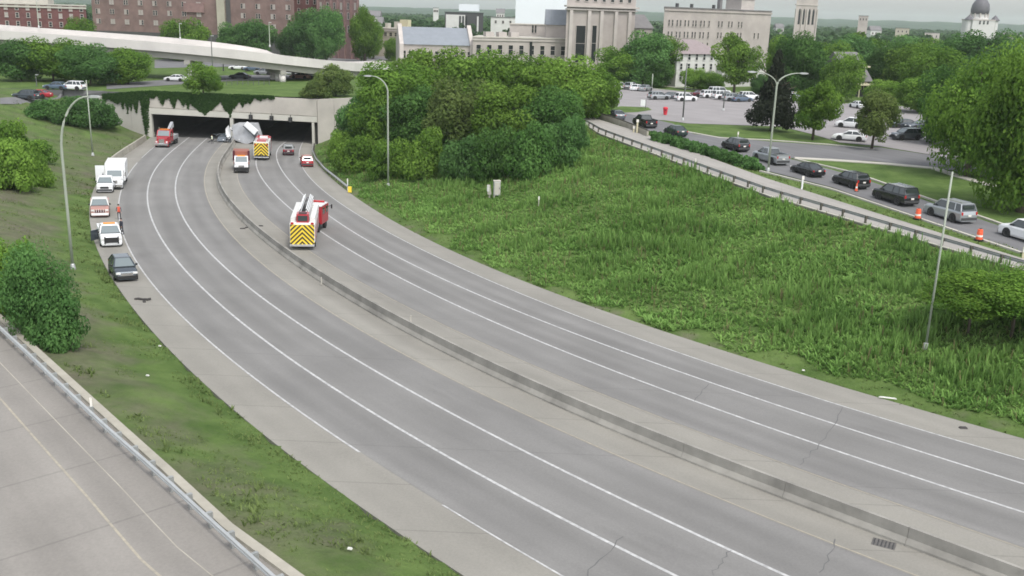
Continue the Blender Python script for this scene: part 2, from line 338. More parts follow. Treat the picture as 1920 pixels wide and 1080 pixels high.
def strip(name, xa, xb, dz, mat, ys=YS, parent=None, skirt=0.0, nx=1):
    """a sheet between two curves, dz above the road plane, with (u across, v along) in metres as UV"""
    V, UV = [], []
    v = 0.0
    for i, y in enumerate(ys):
        a, b = float(xa(y)), float(xb(y)); cth = 1 / math.sqrt(1 + (float(xa(y + .5)) - float(xa(y - .5))) ** 2)
        if i: v += math.hypot(ys[i] - ys[i - 1], a - V[-(nx + 1)][0])
        for k in range(nx + 1):
            x = a + (b - a) * k / nx; V.append((x, y, zh(x, y) + dz)); UV.append(((x - a) * cth, v))
    w = nx + 1; F = [(i * w + k, i * w + k + 1, (i + 1) * w + k + 1, (i + 1) * w + k) for i in range(len(ys) - 1) for k in range(nx)]
    if skirt:
        n0 = len(V); n = len(ys)
        for i in range(n): V.append((V[i * w][0], V[i * w][1], V[i * w][2] - skirt)); UV.append(UV[i * w])
        for i in range(n): V.append((V[i * w + nx][0], V[i * w + nx][1], V[i * w + nx][2] - skirt)); UV.append(UV[i * w + nx])
        F += [(n0 + i, i * w, (i + 1) * w, n0 + i + 1) for i in range(n - 1)]
        F += [(i * w + nx, n0 + n + i, n0 + n + i + 1, (i + 1) * w + nx) for i in range(n - 1)]
    me = bpy.data.meshes.new(name); me.from_pydata(V, [], F)
    ul = me.uv_layers.new(name='UVMap')
    for lp in me.loops: ul.data[lp.index].uv = UV[lp.vertex_index]
    return link(name, me, mat, parent)

def off(c, w):
    return lambda y: c(y) + w * math.sqrt(1 + c.slope(y) ** 2)

# ---------------------------------------------------------------- terrain
# tunnel portal stands on the line PA-PB
PA, PB = g0(282, 256.5)[:2], g0(596, 270.5)[:2]
PDIR = (PB - PA) / np.linalg.norm(PB - PA); PLEN = float(np.linalg.norm(PB - PA))
PNRM = np.array((PDIR[1], -PDIR[0]))                     # towards the camera
def portal_y(x): return PA[1] + (np.asarray(x) - PA[0]) * PDIR[1] / PDIR[0]
def vplane(px, py):                                      # pixel -> (distance along the portal line, z)
    d = ray(px, py); den = d[0] * PNRM[0] + d[1] * PNRM[1]; t = float(PA @ PNRM) / den
    return float((d[0] * t - PA[0]) * PDIR[0] + (d[1] * t - PA[1]) * PDIR[1]), CAM_H + d[2] * t
def ppt(s, z, out=0.0): return (PA[0] + PDIR[0] * s + PNRM[0] * out, PA[1] + PDIR[1] * s + PNRM[1] * out, z)

def z_up(x, y):                                          # the town level on the right
    return np.clip(2.6 + 0.03 * (np.asarray(y) - 85), 0.8, 4.6)
def z_left(x, y):
    return np.clip(1.0 + (np.asarray(y) - 58) * 0.038, 1.0, 4.6)

def pt_up(px, py):
    z = 4.0
    for _ in range(12): P = at(px, py, z); z = float(z_up(P[0], P[1]))
    return P
RAMP_UP = np.array([pt_up(*q)[:2] for q in [(1080, 211), (1160, 237), (1230, 260), (1440, 337), (1680, 413), (1920, 488)]])
RAMP_LO = np.array([pt_up(*q)[:2] for q in [(1078, 226), (1122, 252), (1240, 296), (1440, 370), (1680, 441), (1920, 512)]])
def extend(P, n0, n1):
    a = P[0] - (P[1] - P[0]) / np.linalg.norm(P[1] - P[0]) * n0; b = P[-1] + (P[-1] - P[-2]) / np.linalg.norm(P[-1] - P[-2]) * n1
    return np.vstack([a, P, b])
RAMP_UP = extend(RAMP_UP, 0.01, 60); RAMP_LO = extend(RAMP_LO, 0.01, 60)
CURB_L = extend(np.array([at(*q, 1.0)[:2] for q in [(560, 1080), (430, 985), (335, 895), (240, 810), (100, 683), (0, 592)]]), 40, 0.01)
Q_RIGHT = np.vstack([[(-22.2, 225)], [(-22, 190)], [(-6, 194)], RAMP_LO])                    # top of the right bank, tunnel -> near
Q_LEFT = np.vstack([CURB_L, [(-58, 88), (-84, 118), (-100, 150), (-96, 176), (-90, 196)]])

def pdist(X, Y, P):
    best = np.full(X.shape, 1e9); side = np.zeros(X.shape)
    for (ax, ay), (bx, by) in zip(P[:-1], P[1:]):
        dx, dy = bx - ax, by - ay; L2 = dx * dx + dy * dy + 1e-9
        t = np.clip(((X - ax) * dx + (Y - ay) * dy) / L2, 0, 1)
        d = np.hypot(X - ax - t * dx, Y - ay - t * dy); s = dx * (Y - ay) - dy * (X - ax)
        u = d < best - 1e-6; best = np.where(u, d, best); side = np.where(u, s, side)
    return best, side
def smooth(t): t = np.clip(t, 0, 1); return t * t * (3 - 2 * t)
YC = np.arange(0, 200, 2.0)
LE_P = np.stack([C['LE'](YC), YC], 1); RE_P = np.stack([C['RE'](YC), YC], 1)

def terrain(X, Y, detail=True):
    X = np.atleast_1d(np.asarray(X, float)); Y = np.atleast_1d(np.asarray(Y, float))
    le, re = C['LE'](Y), C['RE'](Y); zr = zh(X, Y)
    dR, _ = pdist(X, Y, RE_P); dL, _ = pdist(X, Y, LE_P)
    qR, sR = pdist(X, Y, Q_RIGHT); qL, sL = pdist(X, Y, Q_LEFT)
    tr = dR / (dR + qR + 1e-6)
    zR = np.where(sR > 0, z_up(X, Y), (zr - 0.03) + (z_up(X, Y) - zr) * (0.55 * tr + 0.45 * smooth(tr)))
    tl = dL / (dL + qL + 1e-6)
    zL = np.where(sL > 0, z_left(X, Y), (zr - 0.03) + (z_left(X, Y) - zr) * (0.6 * tl + 0.4 * smooth(tl)))
    if detail:
        bump = 0.12 * np.sin(X * 0.55 + 1.3 * np.sin(Y * 0.31)) + 0.1 * np.sin(Y * 0.62 + X * 0.23)
        zR = zR + np.where(sR > 0, 0, bump * 4 * tr * (1 - tr)); zL = zL + np.where(sL > 0, 0, bump * 4 * tl * (1 - tl))
    z = np.where(X > re, zR, np.where(X < le, zL, zr - 0.35))
    back = Y > portal_y(X) + 0.2
    z = np.where(back, 4.6, z)
    # the big left plateau / right plateau far away
    return z
def tz(x, y): return float(terrain(x, y)[0])
def hit(px, py, far=900):
    """the ground point seen at a pixel"""
    d = ray(px, py); t = np.geomspace(15, far, 4000); X, Y, Z = d[0] * t, d[1] * t, CAM_H + d[2] * t
    b = np.nonzero(Z < terrain(X, Y))[0]
    i = b[0] if len(b) else len(t) - 1
    return np.array((X[i], Y[i], float(terrain(X[i], Y[i])[0])))

def grid_mesh(name, xs, ys_of, mat, keep=None):
    nx, ny = len(xs), len(ys_of[0]) if isinstance(ys_of, list) else 0
    X = np.repeat(xs[:, None], ny, 1); Y = np.array(ys_of); Z = terrain(X.ravel(), Y.ravel()).reshape(X.shape)
    idx = np.arange(nx * ny).reshape(nx, ny)
    F = np.stack([idx[:-1, :-1], idx[1:, :-1], idx[1:, 1:], idx[:-1, 1:]], -1).reshape(-1, 4)
    V = np.stack([X, Y, Z], -1).reshape(-1, 3)
    if keep is not None:
        c = V[F].mean(1); F = F[keep(c[:, 0], c[:, 1])]
    return V, F

def ground_mat():
    m = bpy.data.materials.new('rough_grass_ground'); m.use_nodes = True; N, L = m.node_tree.nodes, m.node_tree.links
    b = N['Principled BSDF']; b.inputs['Roughness'].default_value = 0.95; b.inputs['Specular IOR Level'].default_value = 0.1
    geo = N.new('ShaderNodeNewGeometry'); dry = N.new('ShaderNodeAttribute'); dry.attribute_name = 'dry'
    def nz(s, d=6):
        n = N.new('ShaderNodeTexNoise'); n.inputs['Scale'].default_value = s; n.inputs['Detail'].default_value = d; n.inputs['Roughness'].default_value = 0.65
        L.new(geo.outputs['Position'], n.inputs['Vector']); return n.outputs['Fac']
    g = N.new('ShaderNodeValToRGB'); g.color_ramp.elements[0].color = (0.05, 0.09, 0.022, 1); g.color_ramp.elements[1].color = (0.115, 0.17, 0.05, 1)
    g.color_ramp.elements[0].position = 0.3; g.color_ramp.elements[1].position = 0.7; L.new(nz(0.35), g.inputs['Fac'])
    br = N.new('ShaderNodeValToRGB'); br.color_ramp.elements[0].color = (0.085, 0.082, 0.055, 1); br.color_ramp.elements[1].color = (0.15, 0.143, 0.098, 1)
    br.color_ramp.elements[0].position = 0.3; br.color_ramp.elements[1].position = 0.7; L.new(nz(0.8), br.inputs['Fac'])
    ad = N.new('ShaderNodeMath'); ad.operation = 'MULTIPLY_ADD'; ad.inputs[1].default_value = 0.9; L.new(nz(0.22), ad.inputs[0]); L.new(dry.outputs['Fac'], ad.inputs[2])
    mr = N.new('ShaderNodeMapRange'); mr.inputs['From Min'].default_value = 0.72; mr.inputs['From Max'].default_value = 1.05; L.new(ad.outputs[0], mr.inputs['Value'])
    mx = N.new('ShaderNodeMix'); mx.data_type = 'RGBA'; L.new(mr.outputs[0], mx.inputs['Factor']); L.new(g.outputs[0], mx.inputs['A']); L.new(br.outputs[0], mx.inputs['B'])
    L.new(mx.outputs['Result'], b.inputs['Base Color'])
    bp = N.new('ShaderNodeBump'); bp.inputs['Strength'].default_value = 0.7; bp.inputs['Distance'].default_value = 0.25; L.new(nz(2.2), bp.inputs['Height']); L.new(bp.outputs[0], b.inputs['Normal'])
    return m
MT['ground'] = ground_mat()

def dryness(X, Y):
    """bare and brown places of the banks: beside the road edges and on the left bank"""
    dL, _ = pdist(X, Y, LE_P); dR, _ = pdist(X, Y, RE_P); left = X < C['LE'](Y); right = X > C['RE'](Y)
    back = Y > portal_y(X)
    d = np.where(right, 0.6 * np.exp(-dR / 1.2), 0.0)
    d = np.where(left, 0.29 + 0.22 * np.exp(-((dL - 9) / 6) ** 2) * (Y < 150) - 0.16 * (dL < 2.5), d)
    d = np.where(left & (Y > 120), 0.3 + 0.2 * np.exp(-dL / 8), d)
    return np.where(back, 0.12, d)

xs = np.concatenate([np.arange(-420, -150, 15.0), np.arange(-150, 125, 1.6), np.arange(125, 320, 12.0)])
ysf = [np.concatenate([np.linspace(6, 20, 4)[:-1], np.linspace(20, min(portal_y(x) - 0.3, 330), 110)]) for x in xs]
V1, F1 = grid_mesh('g', xs, ysf, None, keep=lambda x, y: ~((x > C['LE'](y) + 2.2) & (x < C['RE'](y) - 2.2)))
xs2 = np.concatenate([np.arange(-420, -150, 15.0), np.arange(-150, 125, 5.0), np.arange(125, 320, 12.0)])
ysb = [np.concatenate([[portal_y(x) + 0.35], np.linspace(portal_y(x) + 1.5, 480, 40)]) for x in xs2]
V2, F2 = grid_mesh('g2', xs2, ysb, None)
xs3 = np.array([-9000, -3000, -420, -200, 0, 200, 308, 3000, 9000.0]); 
V3 = np.array([(x, y, 4.45) for x in xs3 for y in (479.5, 900, 2500, 12000)]); i3 = np.arange(len(V3)).reshape(len(xs3), 4)
F3 = np.stack([i3[:-1, :-1], i3[1:, :-1], i3[1:, 1:], i3[:-1, 1:]], -1).reshape(-1, 4)
V4 = np.array([(-3000, -300, 0.5), (-419.5, -300, 0.5), (-419.5, 480, 4.0), (-3000, 480, 4.0), (307.5, -300, 0.5), (3000, -300, 0.5), (3000, 480, 4.0), (307.5, 480, 4.0),
               (-419.5, -300, -3.0), (307.5, -300, -3.0), (307.5, 6.2, -3.0), (-419.5, 6.2, -3.0)])
F4 = np.array([(0, 1, 2, 3), (4, 5, 6, 7), (8, 9, 10, 11)])
GV = np.vstack([V1, V2, V3, V4]); GF = np.vstack([F1, F2 + len(V1), F3 + len(V1) + len(V2), F4 + len(V1) + len(V2) + len(V3)])
ground = np_mesh('ground', GV, GF, MT['ground'])
a_ = ground.data.attributes.new('dry', 'FLOAT', 'POINT'); a_.data.foreach_set('value', dryness(GV[:, 0], GV[:, 1]).astype(np.float32))
ground.data.polygons.foreach_set('use_smooth', [True] * len(ground.data.polygons))
tag(ground, kind='structure')

# ---------------------------------------------------------------- motorway: concrete base, lanes, paint
hw = strip('motorway', off(C['LE'], -0.15), off(C['RE'], 0.15), 0.0, MT['shoulder'], skirt=0.6, nx=6); tag(hw, kind='structure')
strip('westbound_lanes', off(C['L1'], 0.05), off(C['L4'], -0.12), 0.006, MT['lane'], parent=hw, nx=4)
strip('eastbound_lanes', off(C['R1'], 0.12), off(C['R4'], -0.05), 0.006, MT['lane'], parent=hw, nx=4)
def line(c, w, mat, y0, y1):
    ys = np.linspace(y0, y1, max(2, int((y1 - y0) / 1.6)))
    strip('lane_line', off(c, -w / 2), off(c, w / 2), 0.011, MT[mat], ys=ys, parent=hw)
for k, w in (('L2', 0.17), ('L3', 0.17), ('R2', 0.17), ('R3', 0.17)): line(C[k], w, 'white_line', 8, 192)
line(C['L1'], 0.13, 'white_line', 46.5, 152); line(C['L1'], 0.1, 'white_line', 20, 41); line(C['L1'], 0.1, 'white_line', 158, 190)
line(C['R4'], 0.12, 'white_line', 8, 192); line(C['L4'], 0.08, 'yellow_line', 8, 190); line(C['R1'], 0.06, 'yellow_line', 8, 190)

def on_road(px, py, w, l, mat, name, ang=0.0, dz=0.014, label=None, n=7):
    """a small ragged flat patch on the motorway (stain, tar, debris shadow)"""
    P = g0(px, py); rr = random.Random(int(px * 7 + py)); vs = []
    for k in range(n):
        a = 2 * math.pi * k / n; q = rr.uniform(0.7, 1.1); u, v = math.cos(a) * w / 2 * q, math.sin(a) * l / 2 * q
        x = P[0] + u * math.cos(ang) - v * math.sin(ang); y = P[1] + u * math.sin(ang) + v * math.cos(ang); vs.append((x, y, zh(x, y) + dz))
    mb = MB(); mb.add(vs, [tuple(range(n))]); return mb.build(name, MT[mat], hw, flip=False)
def crack(p0, p1, w=0.07, jit=0.12):
    A, B = g0(*p0), g0(*p1); n = 9; mb = MB(); vs = []; d = (B - A)[:2] / np.linalg.norm((B - A)[:2]); nn = np.array((-d[1], d[0])); rr = random.Random(int(p0[0]))
    for i in range(n):
        q = A + (B - A) * i / (n - 1); o = nn * rr.uniform(-jit, jit); ww = w * rr.uniform(0.5, 1.3)
        for sgn in (-1, 1):
            x, y = q[0] + o[0] + nn[0] * sgn * ww / 2, q[1] + o[1] + nn[1] * sgn * ww / 2; vs.append((x, y, zh(x, y) + 0.012))
    mb.add(vs, [(2 * i, 2 * i + 1, 2 * i + 3, 2 * i + 2) for i in range(n - 1)]); mb.build('pavement_crack', MT['crack'], hw, flip=False)
for a, b in (((1582, 764), (1540, 830)), ((1538, 832), (1500, 872)), ((1168, 1006), (1098, 1080)), ((1370, 1032), (1335, 1078)), ((1570, 1012), (1538, 1075)), ((1330, 720), (1300, 752))): crack(a, b, 0.045)
MT['stain'] = M('oil_stain', (0.16, 0.158, 0.155), 0.85, 0.12, 1.5)

# ---------------------------------------------------------------- the two ramps (slabs) and the town streets (sheets)
def resample(P, n):
    s = np.r_[0, np.cumsum(np.linalg.norm(np.diff(P, axis=0), axis=1))]; u = np.linspace(0, s[-1], n)
    return np.stack([np.interp(u, s, P[:, 0]), np.interp(u, s, P[:, 1])], 1)
def slab(name, A, B, zf, th, mat, n=60, nx=3, dz=0.12):
    A, B = resample(A, n), resample(B, n); V, UV = [], []; v = 0
    for i in range(n):
        if i: v += np.linalg.norm((A[i] + B[i] - A[i - 1] - B[i - 1]) / 2)
        for k in range(nx + 1):
            q = A[i] + (B[i] - A[i]) * k / nx; V.append((q[0], q[1], float(zf(q[0], q[1])) + dz)); UV.append((np.linalg.norm(q - A[i]), v))
    w = nx + 1; F = [(i * w + k, i * w + k + 1, (i + 1) * w + k + 1, (i + 1) * w + k) for i in range(n - 1) for k in range(nx)]; n0 = len(V)
    for e in (0, nx):
        for i in range(n): p = V[i * w + e]; V.append((p[0], p[1], p[2] - th)); UV.append(UV[i * w + e])
    F += [(n0 + i, i * w, (i + 1) * w, n0 + i + 1) for i in range(n - 1)] + [(i * w + nx, n0 + n + i, n0 + n + i + 1, (i + 1) * w + nx) for i in range(n - 1)]
    me = bpy.data.meshes.new(name); me.from_pydata(V, [], F); ul = me.uv_layers.new(name='UVMap')
    for lp in me.loops: ul.data[lp.index].uv = UV[lp.vertex_index]
    return tag(link(name, me, mat), kind='structure')
ramp_r = slab('entrance_ramp', RAMP_LO, RAMP_UP, z_up, 0.5, MT['ramp_pale'])
CURB_IN = CURB_L.copy()
d_ = (CURB_L[-1] - CURB_L[0]) / np.linalg.norm(CURB_L[-1] - CURB_L[0]); nl = np.array((-d_[1], d_[0]))
if nl[0] > 0: nl = -nl
LB = np.vstack([CURB_L, CURB_L[-1] + d_ * 45])
LA = LB + nl * 14
ramp_l = slab('left_ramp', LB + nl * 0.35, LA, lambda x, y: 1.0, 0.8, MT['ramp'], dz=0.05, nx=5)
def lline(o0, w, mat, dz):
    mb = MB(); P = resample(LB, 40); vs = []
    for q in P:
        for o in (o0 - w / 2, o0 + w / 2): p = q + nl * o; vs.append((p[0], p[1], 1.0 + dz))
    mb.add(vs, [(2 * i, 2 * i + 1, 2 * i + 3, 2 * i + 2) for i in range(39)]); mb.build('lane_line' if 'yellow' in mat or 'white' in mat else 'pavement_joint', MT[mat], ramp_l, flip=False)
lline(3.75, 0.1, 'yellow_line', 0.056); lline(2.35, 0.05, 'curb', 0.056)
mb = MB(); vs = []
P = resample(LB, 40)
for q in P:
    for o, z in ((0.0, 0.6), (0.0, 1.2), (0.42, 1.2), (0.42, 0.6)): p = q + nl * o; vs.append((p[0], p[1], z))
mb.add(vs, [(4 * i + k, 4 * i + (k + 1) % 4, 4 * i + 4 + (k + 1) % 4, 4 * i + 4 + k) for i in range(39) for k in range(4)])
mb.build('curb', MT['curb'], ramp_l)

def sheet(name, poly_px, mat, dz=0.05, parent=None, step=4.0, zf=None):
    """a paved area seen as a polygon of pixels, draped on the ground"""
    pts = [hit(*q) for q in poly_px]; bm = bmesh.new()
    f = bm.faces.new([bm.verts.new((p[0], p[1], 0)) for p in pts])
    xs_, ys_ = [p[0] for p in pts], [p[1] for p in pts]
    for y in np.arange(min(ys_) + step, max(ys_), step): bmesh.ops.bisect_plane(bm, geom=bm.verts[:] + bm.edges[:] + bm.faces[:], plane_co=(0, y, 0), plane_no=(0, 1, 0))
    Z = terrain([v.co.x for v in bm.verts], [v.co.y for v in bm.verts], False)
    for v, z in zip(bm.verts, Z): v.co.z = z + dz
    me = bpy.data.meshes.new(name); bmesh.ops.recalc_face_normals(bm, faces=bm.faces); bm.to_mesh(me); bm.free()
    if me.polygons and me.polygons[0].normal.z < 0: me.flip_normals()
    ul = me.uv_layers.new(name='UVMap')
    for lp in me.loops: c = me.vertices[lp.vertex_index].co; ul.data[lp.index].uv = (c.x * 0.8 + c.y * 0.6, c.y * 0.8 - c.x * 0.6)
    o = link(name, me, MT[mat], parent)
    if not parent: tag(o, kind='structure')
    return o
sheet('parking_lot', [(1120, 196), (1146, 168), (1225, 166), (1420, 186), (1545, 192), (1700, 200), (1790, 240), (1800, 300), (1650, 275), (1575, 268), (1465, 238), (1290, 232), (1245, 226), (1150, 222)], 'lot')
sheet('frontage_road', [(1090, 206), (1150, 208), (1260, 232), (1300, 252), (1345, 262), (1470, 296), (1600, 330), (1760, 386), (1925, 442), (1925, 478), (1840, 448), (1700, 400), (1560, 352), (1425, 318), (1240, 255), (1130, 218)], 'street', 0.07)
sheet('cross_street', [(1298, 252), (1440, 266), (1565, 274), (1650, 277), (1800, 300), (1925, 330), (1925, 352), (1800, 322), (1640, 303), (1475, 297), (1345, 266)], 'street', 0.055)
# ---------------------------------------------------------------- tunnel portal
S0, _ = vplane(287, 235); S1, _ = vplane(433, 240); S2, _ = vplane(439, 240); S3, _ = vplane(586, 250); SE, _ = vplane(596, 250)
zt_a, zt_b = vplane(283, 173)[1], vplane(595, 186)[1]
zb_a, zb_b = vplane(287, 201)[1], vplane(590, 217)[1]; zo_a, zo_b = vplane(287, 213)[1], vplane(590, 228.5)[1]
SA = vplane(279, 235)[0]
def zlin(a, b, s): return a + (b - a) * (s - S0) / (S3 - S0)
def pbox(mb, s0, s1, zlo, zhi, o0, o1):
    """a slab on the portal line; zlo/zhi are functions of s"""
    pts = [ppt(s, f(s), o) for f in (zlo, zhi) for s, o in ((s0, o0), (s1, o0), (s1, o1), (s0, o1))]
    mb.add(pts, [(0, 1, 2, 3), (4, 5, 6, 7), (0, 1, 5, 4), (1, 2, 6, 5), (2, 3, 7, 6), (3, 0, 4, 7)])
zg = lambda s: float(zh(*ppt(s, 0)[:2])) - 0.4
ztop = lambda s: zlin(zt_a, zt_b, s); zband = lambda s: zlin(zb_a, zb_b, s); zopen = lambda s: zlin(zo_a, zo_b, s)
portal = empty('tunnel_portal', ppt((S0 + S3) / 2, zg((S0 + S3) / 2)))
tag(portal, 'twin concrete tunnel mouth with two dark openings and ivy over its top', 'tunnel')
def pp(mb, name, mat, **k):
    o = mb.build(name, mat, None, **k); o.parent = portal; o.matrix_parent_inverse = Matrix.Translation(-portal.location); return o
mb = MB(); pbox(mb, SA, SE, zband, ztop, -0.35, 0.35); pp(mb, 'header_wall', MT['portal'])
mb = MB(); pbox(mb, SA, SE, zopen, lambda s: zband(s) - 0.12, -0.3, 0.55); pp(mb, 'lintel', MT['portal_band'])
mb = MB(); pbox(mb, SA, SE, lambda s: zband(s) - 0.12, zband, -0.3, 0.2); pp(mb, 'shadow_groove', MT['curb'])
for s0, s1 in ((SA, S0), (S1, S2), (S3, S3 + 0.45)):
    mb = MB(); pbox(mb, s0, s1, zg, zopen, -0.3, 0.5); pp(mb, 'pillar', MT['portal_band'])
for s0, s1 in ((SA - 0.3, S0), (S1, S2), (S3 + 0.5, SE)):
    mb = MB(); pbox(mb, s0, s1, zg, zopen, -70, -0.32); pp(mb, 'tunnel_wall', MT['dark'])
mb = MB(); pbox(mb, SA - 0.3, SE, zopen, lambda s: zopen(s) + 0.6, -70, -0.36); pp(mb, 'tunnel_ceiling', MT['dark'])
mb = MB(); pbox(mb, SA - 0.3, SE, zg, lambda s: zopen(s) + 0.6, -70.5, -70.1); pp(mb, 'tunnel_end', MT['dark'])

def wing(name, label, s0, s1, z0, z1, mat, joints):
    w = empty(name, ppt((s0 + s1) / 2, -4)); tag(w, label, 'retaining wall', 'retaining walls beside the tunnel mouth'); n = joints
    for i in range(n):
        a, b = s0 + (s1 - s0) * i / n + 0.02, s0 + (s1 - s0) * (i + 1) / n - 0.02
        mb = MB(); pbox(mb, a, b, lambda s: -5.0, lambda s: z0 + (z1 - z0) * (s - s0) / (s1 - s0), -0.3, 0.3 - 0.02 * (i % 2))
        o = mb.build('wall_panel', MT[mat]); o.parent = w; o.matrix_parent_inverse = Matrix.Translation(-w.location)
    return w
SLW = vplane(186, 200)[0]; SRW = vplane(690, 200)[0]
wing('retaining_wall', 'grey concrete retaining wall with ivy spikes left of the tunnel openings', SLW, SA - 0.05, vplane(190, 180)[1] , zt_a, 'wall_grey', 3)
wing('retaining_wall', 'bare pale concrete retaining wall between the tunnel mouth and the big trees', SE + 0.05, SRW, zt_b, vplane(690, 182)[1], 'portal', 3)

# three lane signals hanging on the lintel
for i, (px, py) in enumerate(((472, 219), (511, 221), (546, 224))):
    s, z = vplane(px, py); e = empty('lane_signal', ppt(s, z - 0.4, 0.62), math.atan2(PDIR[1], PDIR[0]))
    tag(e, ('black lane signal box nearest the central tunnel pillar', 'middle black lane signal box on the tunnel lintel', 'black lane signal box nearest the right tunnel jamb')[i], 'traffic signal', 'lane signals on the tunnel lintel')
    MB().box((0, -0.14, 0.4), (0.72, 0.26, 0.95)).build('housing', MT['black'], e, bev=0.03)
    MB().bar((0, 0, 0.9), (0, 0.0, 1.35), 0.1).build('bracket', MT['dgrey'], e)
    for k in range(2):
        mb = MB(); mb.tube([(0, -0.27, 0.2 + 0.42 * k), (0, -0.42, 0.2 + 0.42 * k)], 0.17, 10); mb.build('lens_hood', MT['dgrey'], e)

# ---------------------------------------------------------------- median barrier: cast sections
bar = empty('median_barrier', (float(C['BT'](100)), 100, float(zh(C['BT'](100), 100))))
tag(bar, 'long stained concrete barrier curving along the middle of the motorway', 'barrier')
prof = [(-0.32, -0.05), (-0.30, 0.12), (-0.13, 0.36), (-0.09, 0.86), (0.09, 0.86), (0.13, 0.36), (0.30, 0.12), (0.32, -0.05)]
ybar = [14.0]
while ybar[-1] < 186: ybar.append(ybar[-1] + 6.1 / math.sqrt(1 + C['BT'].slope(ybar[-1]) ** 2))
for y0, y1 in zip(ybar[:-1], ybar[1:]):
    secs = []
    for k in range(4):
        y = y0 + (y1 - y0) * k / 3 - (0.012 if k == 3 else 0); x = float(C['BT'](y)); sl = C['BT'].slope(y); n = Vector((1, -sl, 0)).normalized()
        secs.append([(x + n.x * (p - 0.1), y + n.y * (p - 0.1), float(zh(x, y)) + q) for p, q in prof])
    o = MB().loft(secs).build('barrier_section', MT['barrier']); o.parent = bar; o.matrix_parent_inverse = Matrix.Translation(-bar.location)
for px, py in ((597, 536), (764, 610)):      # pale delineators on the barrier face
    P = g0(px, py); o = MB().box((P[0] + 0.25, P[1] + 0.1, P[2] + 0.4), (0.08, 0.08, 0.7)).build('delineator', MT['sidewalk']); o.parent = bar; o.matrix_parent_inverse = Matrix.Translation(-bar.location)

# ---------------------------------------------------------------- low wall on the left before the tunnel
lw = empty('roadside_wall', (float(C['LE'](165)), 165, float(zh(C['LE'](165), 165)))); tag(lw, 'low brown concrete wall curving from the left tunnel jamb along the shoulder', 'barrier')
yy = np.linspace(147, 183.5, 9)
for y0, y1 in zip(yy[:-1], yy[1:]):
    secs = []
    for y in (y0, (y0 + y1) / 2, y1 - 0.03):
        x = float(C['LE'](y)) - 0.4; z = float(zh(x, y)); secs.append([(x - 0.25, y, z - 0.5), (x - 0.2, y, z + 0.95), (x + 0.1, y, z + 0.95), (x + 0.25, y, z - 0.5)])
    o = MB().loft(secs).build('wall_section', MT['curb']); o.parent = lw; o.matrix_parent_inverse = Matrix.Translation(-lw.location)

# ---------------------------------------------------------------- guardrails
def guardrail(name, label, P, zf, step, mats, side, h=0.75, curb=None, post=(0.16, 0.16), marks=()):
    """P: plan polyline; side: unit offset sign of the posts; w-beam rail + one part per post"""
    root = empty(name, (P[0][0], P[0][1], zf(*P[0]))); tag(root, label, 'guardrail', 'guardrails along the roads'); inv = Matrix.Translation(-root.location)
    L = np.r_[0, np.cumsum(np.linalg.norm(np.diff(P, axis=0), axis=1))]; n = int(L[-1] / step)
    Q = resample(P, n + 1); secs = []
    for i in range(n + 1):
        d = Q[min(i + 1, n)] - Q[max(i - 1, 0)]; d = d / np.linalg.norm(d); nn = np.array((-d[1], d[0])) * side; z = zf(*Q[i])
        w = [(0.0, h - 0.31), (0.07, h - 0.25), (0.07, h - 0.2), (0.015, h - 0.155), (0.07, h - 0.11), (0.07, h - 0.06), (0.0, h), (-0.02, h), (0.04, h - 0.085), (-0.03, h - 0.155), (0.04, h - 0.225), (-0.02, h - 0.31)]
        secs.append([(Q[i][0] - nn[0] * a, Q[i][1] - nn[1] * a, z + b) for a, b in w])
    o = MB().loft(secs).build('rail_beam', mats[0], root, flip=True); o.matrix_parent_inverse = inv
    me = None
    for i in range(n + 1):
        d = Q[min(i + 1, n)] - Q[max(i - 1, 0)]; rz = math.atan2(d[1], d[0]); d = d / np.linalg.norm(d); nn = np.array((-d[1], d[0])) * side; x, y = Q[i] + nn * 0.2
        if me is None:
            mb = MB(); mb.box((0, 0, h / 2 - 0.12), (post[0], post[1], h + 0.22)); mb.box((0, -0.13 * side, h - 0.16), (post[0] * 0.9, 0.12, 0.3)); o = mb.build('post', mats[1], root); me = o.data
        else: o = link('post', me, None, root)
        o.matrix_parent_inverse = inv; o.location = (x, y, zf(x, y)); o.rotation_euler = (0, 0, rz)
        if i in marks:
            q = MB().box((x, y, zf(x, y) + h + 0.2), (0.1, 0.03, 0.5)).build('marker', MT['refl'], root); q.matrix_parent_inverse = inv
    return root
GL = np.array([at(*q, 1.62)[:2] for q in [(500, 1072), (400, 982), (300, 890), (200, 803), (100, 709), (50, 661), (0, 615)]]); GL = extend(GL, 22, 40)
guardrail('guardrail', 'bright steel guardrail on the left ramp with gaps showing its posts', GL, lambda x, y: 1.03, 1.9, (MT['galv'], MT['rail_grey']), -1, marks=(21,))
GRR = RAMP_LO[1:] * 1.0
def inset(A, B, d):
    A, B = resample(A, 60), resample(B, 60); v = B - A; return A + v / np.linalg.norm(v, axis=1)[:, None] * d
GR2 = inset(RAMP_LO, RAMP_UP, 0.75)
guardrail('guardrail', 'grey guardrail along the downhill edge of the ramp above the weedy bank', GR2[2:], lambda x, y: float(z_up(x, y)) + 0.1, 2.9, (MT['rail_grey'], MT['wood_post']), -1, h=0.8, marks=(14,))
mb = MB(); A = resample(RAMP_LO, 60); B = inset(RAMP_LO, RAMP_UP, 0.55); vs = []
for a, b in zip(A, B):
    for q, z in ((a, -0.2), (a, 0.2), (b, 0.2), (b, -0.2)): vs.append((q[0], q[1], float(z_up(*q)) + z))
mb.add(vs, [(4 * i + k, 4 * i + (k + 1) % 4, 4 * i + 4 + (k + 1) % 4, 4 * i + 4 + k) for i in range(59) for k in range(4)]); mb.build('curb', MT['sidewalk'], ramp_r)
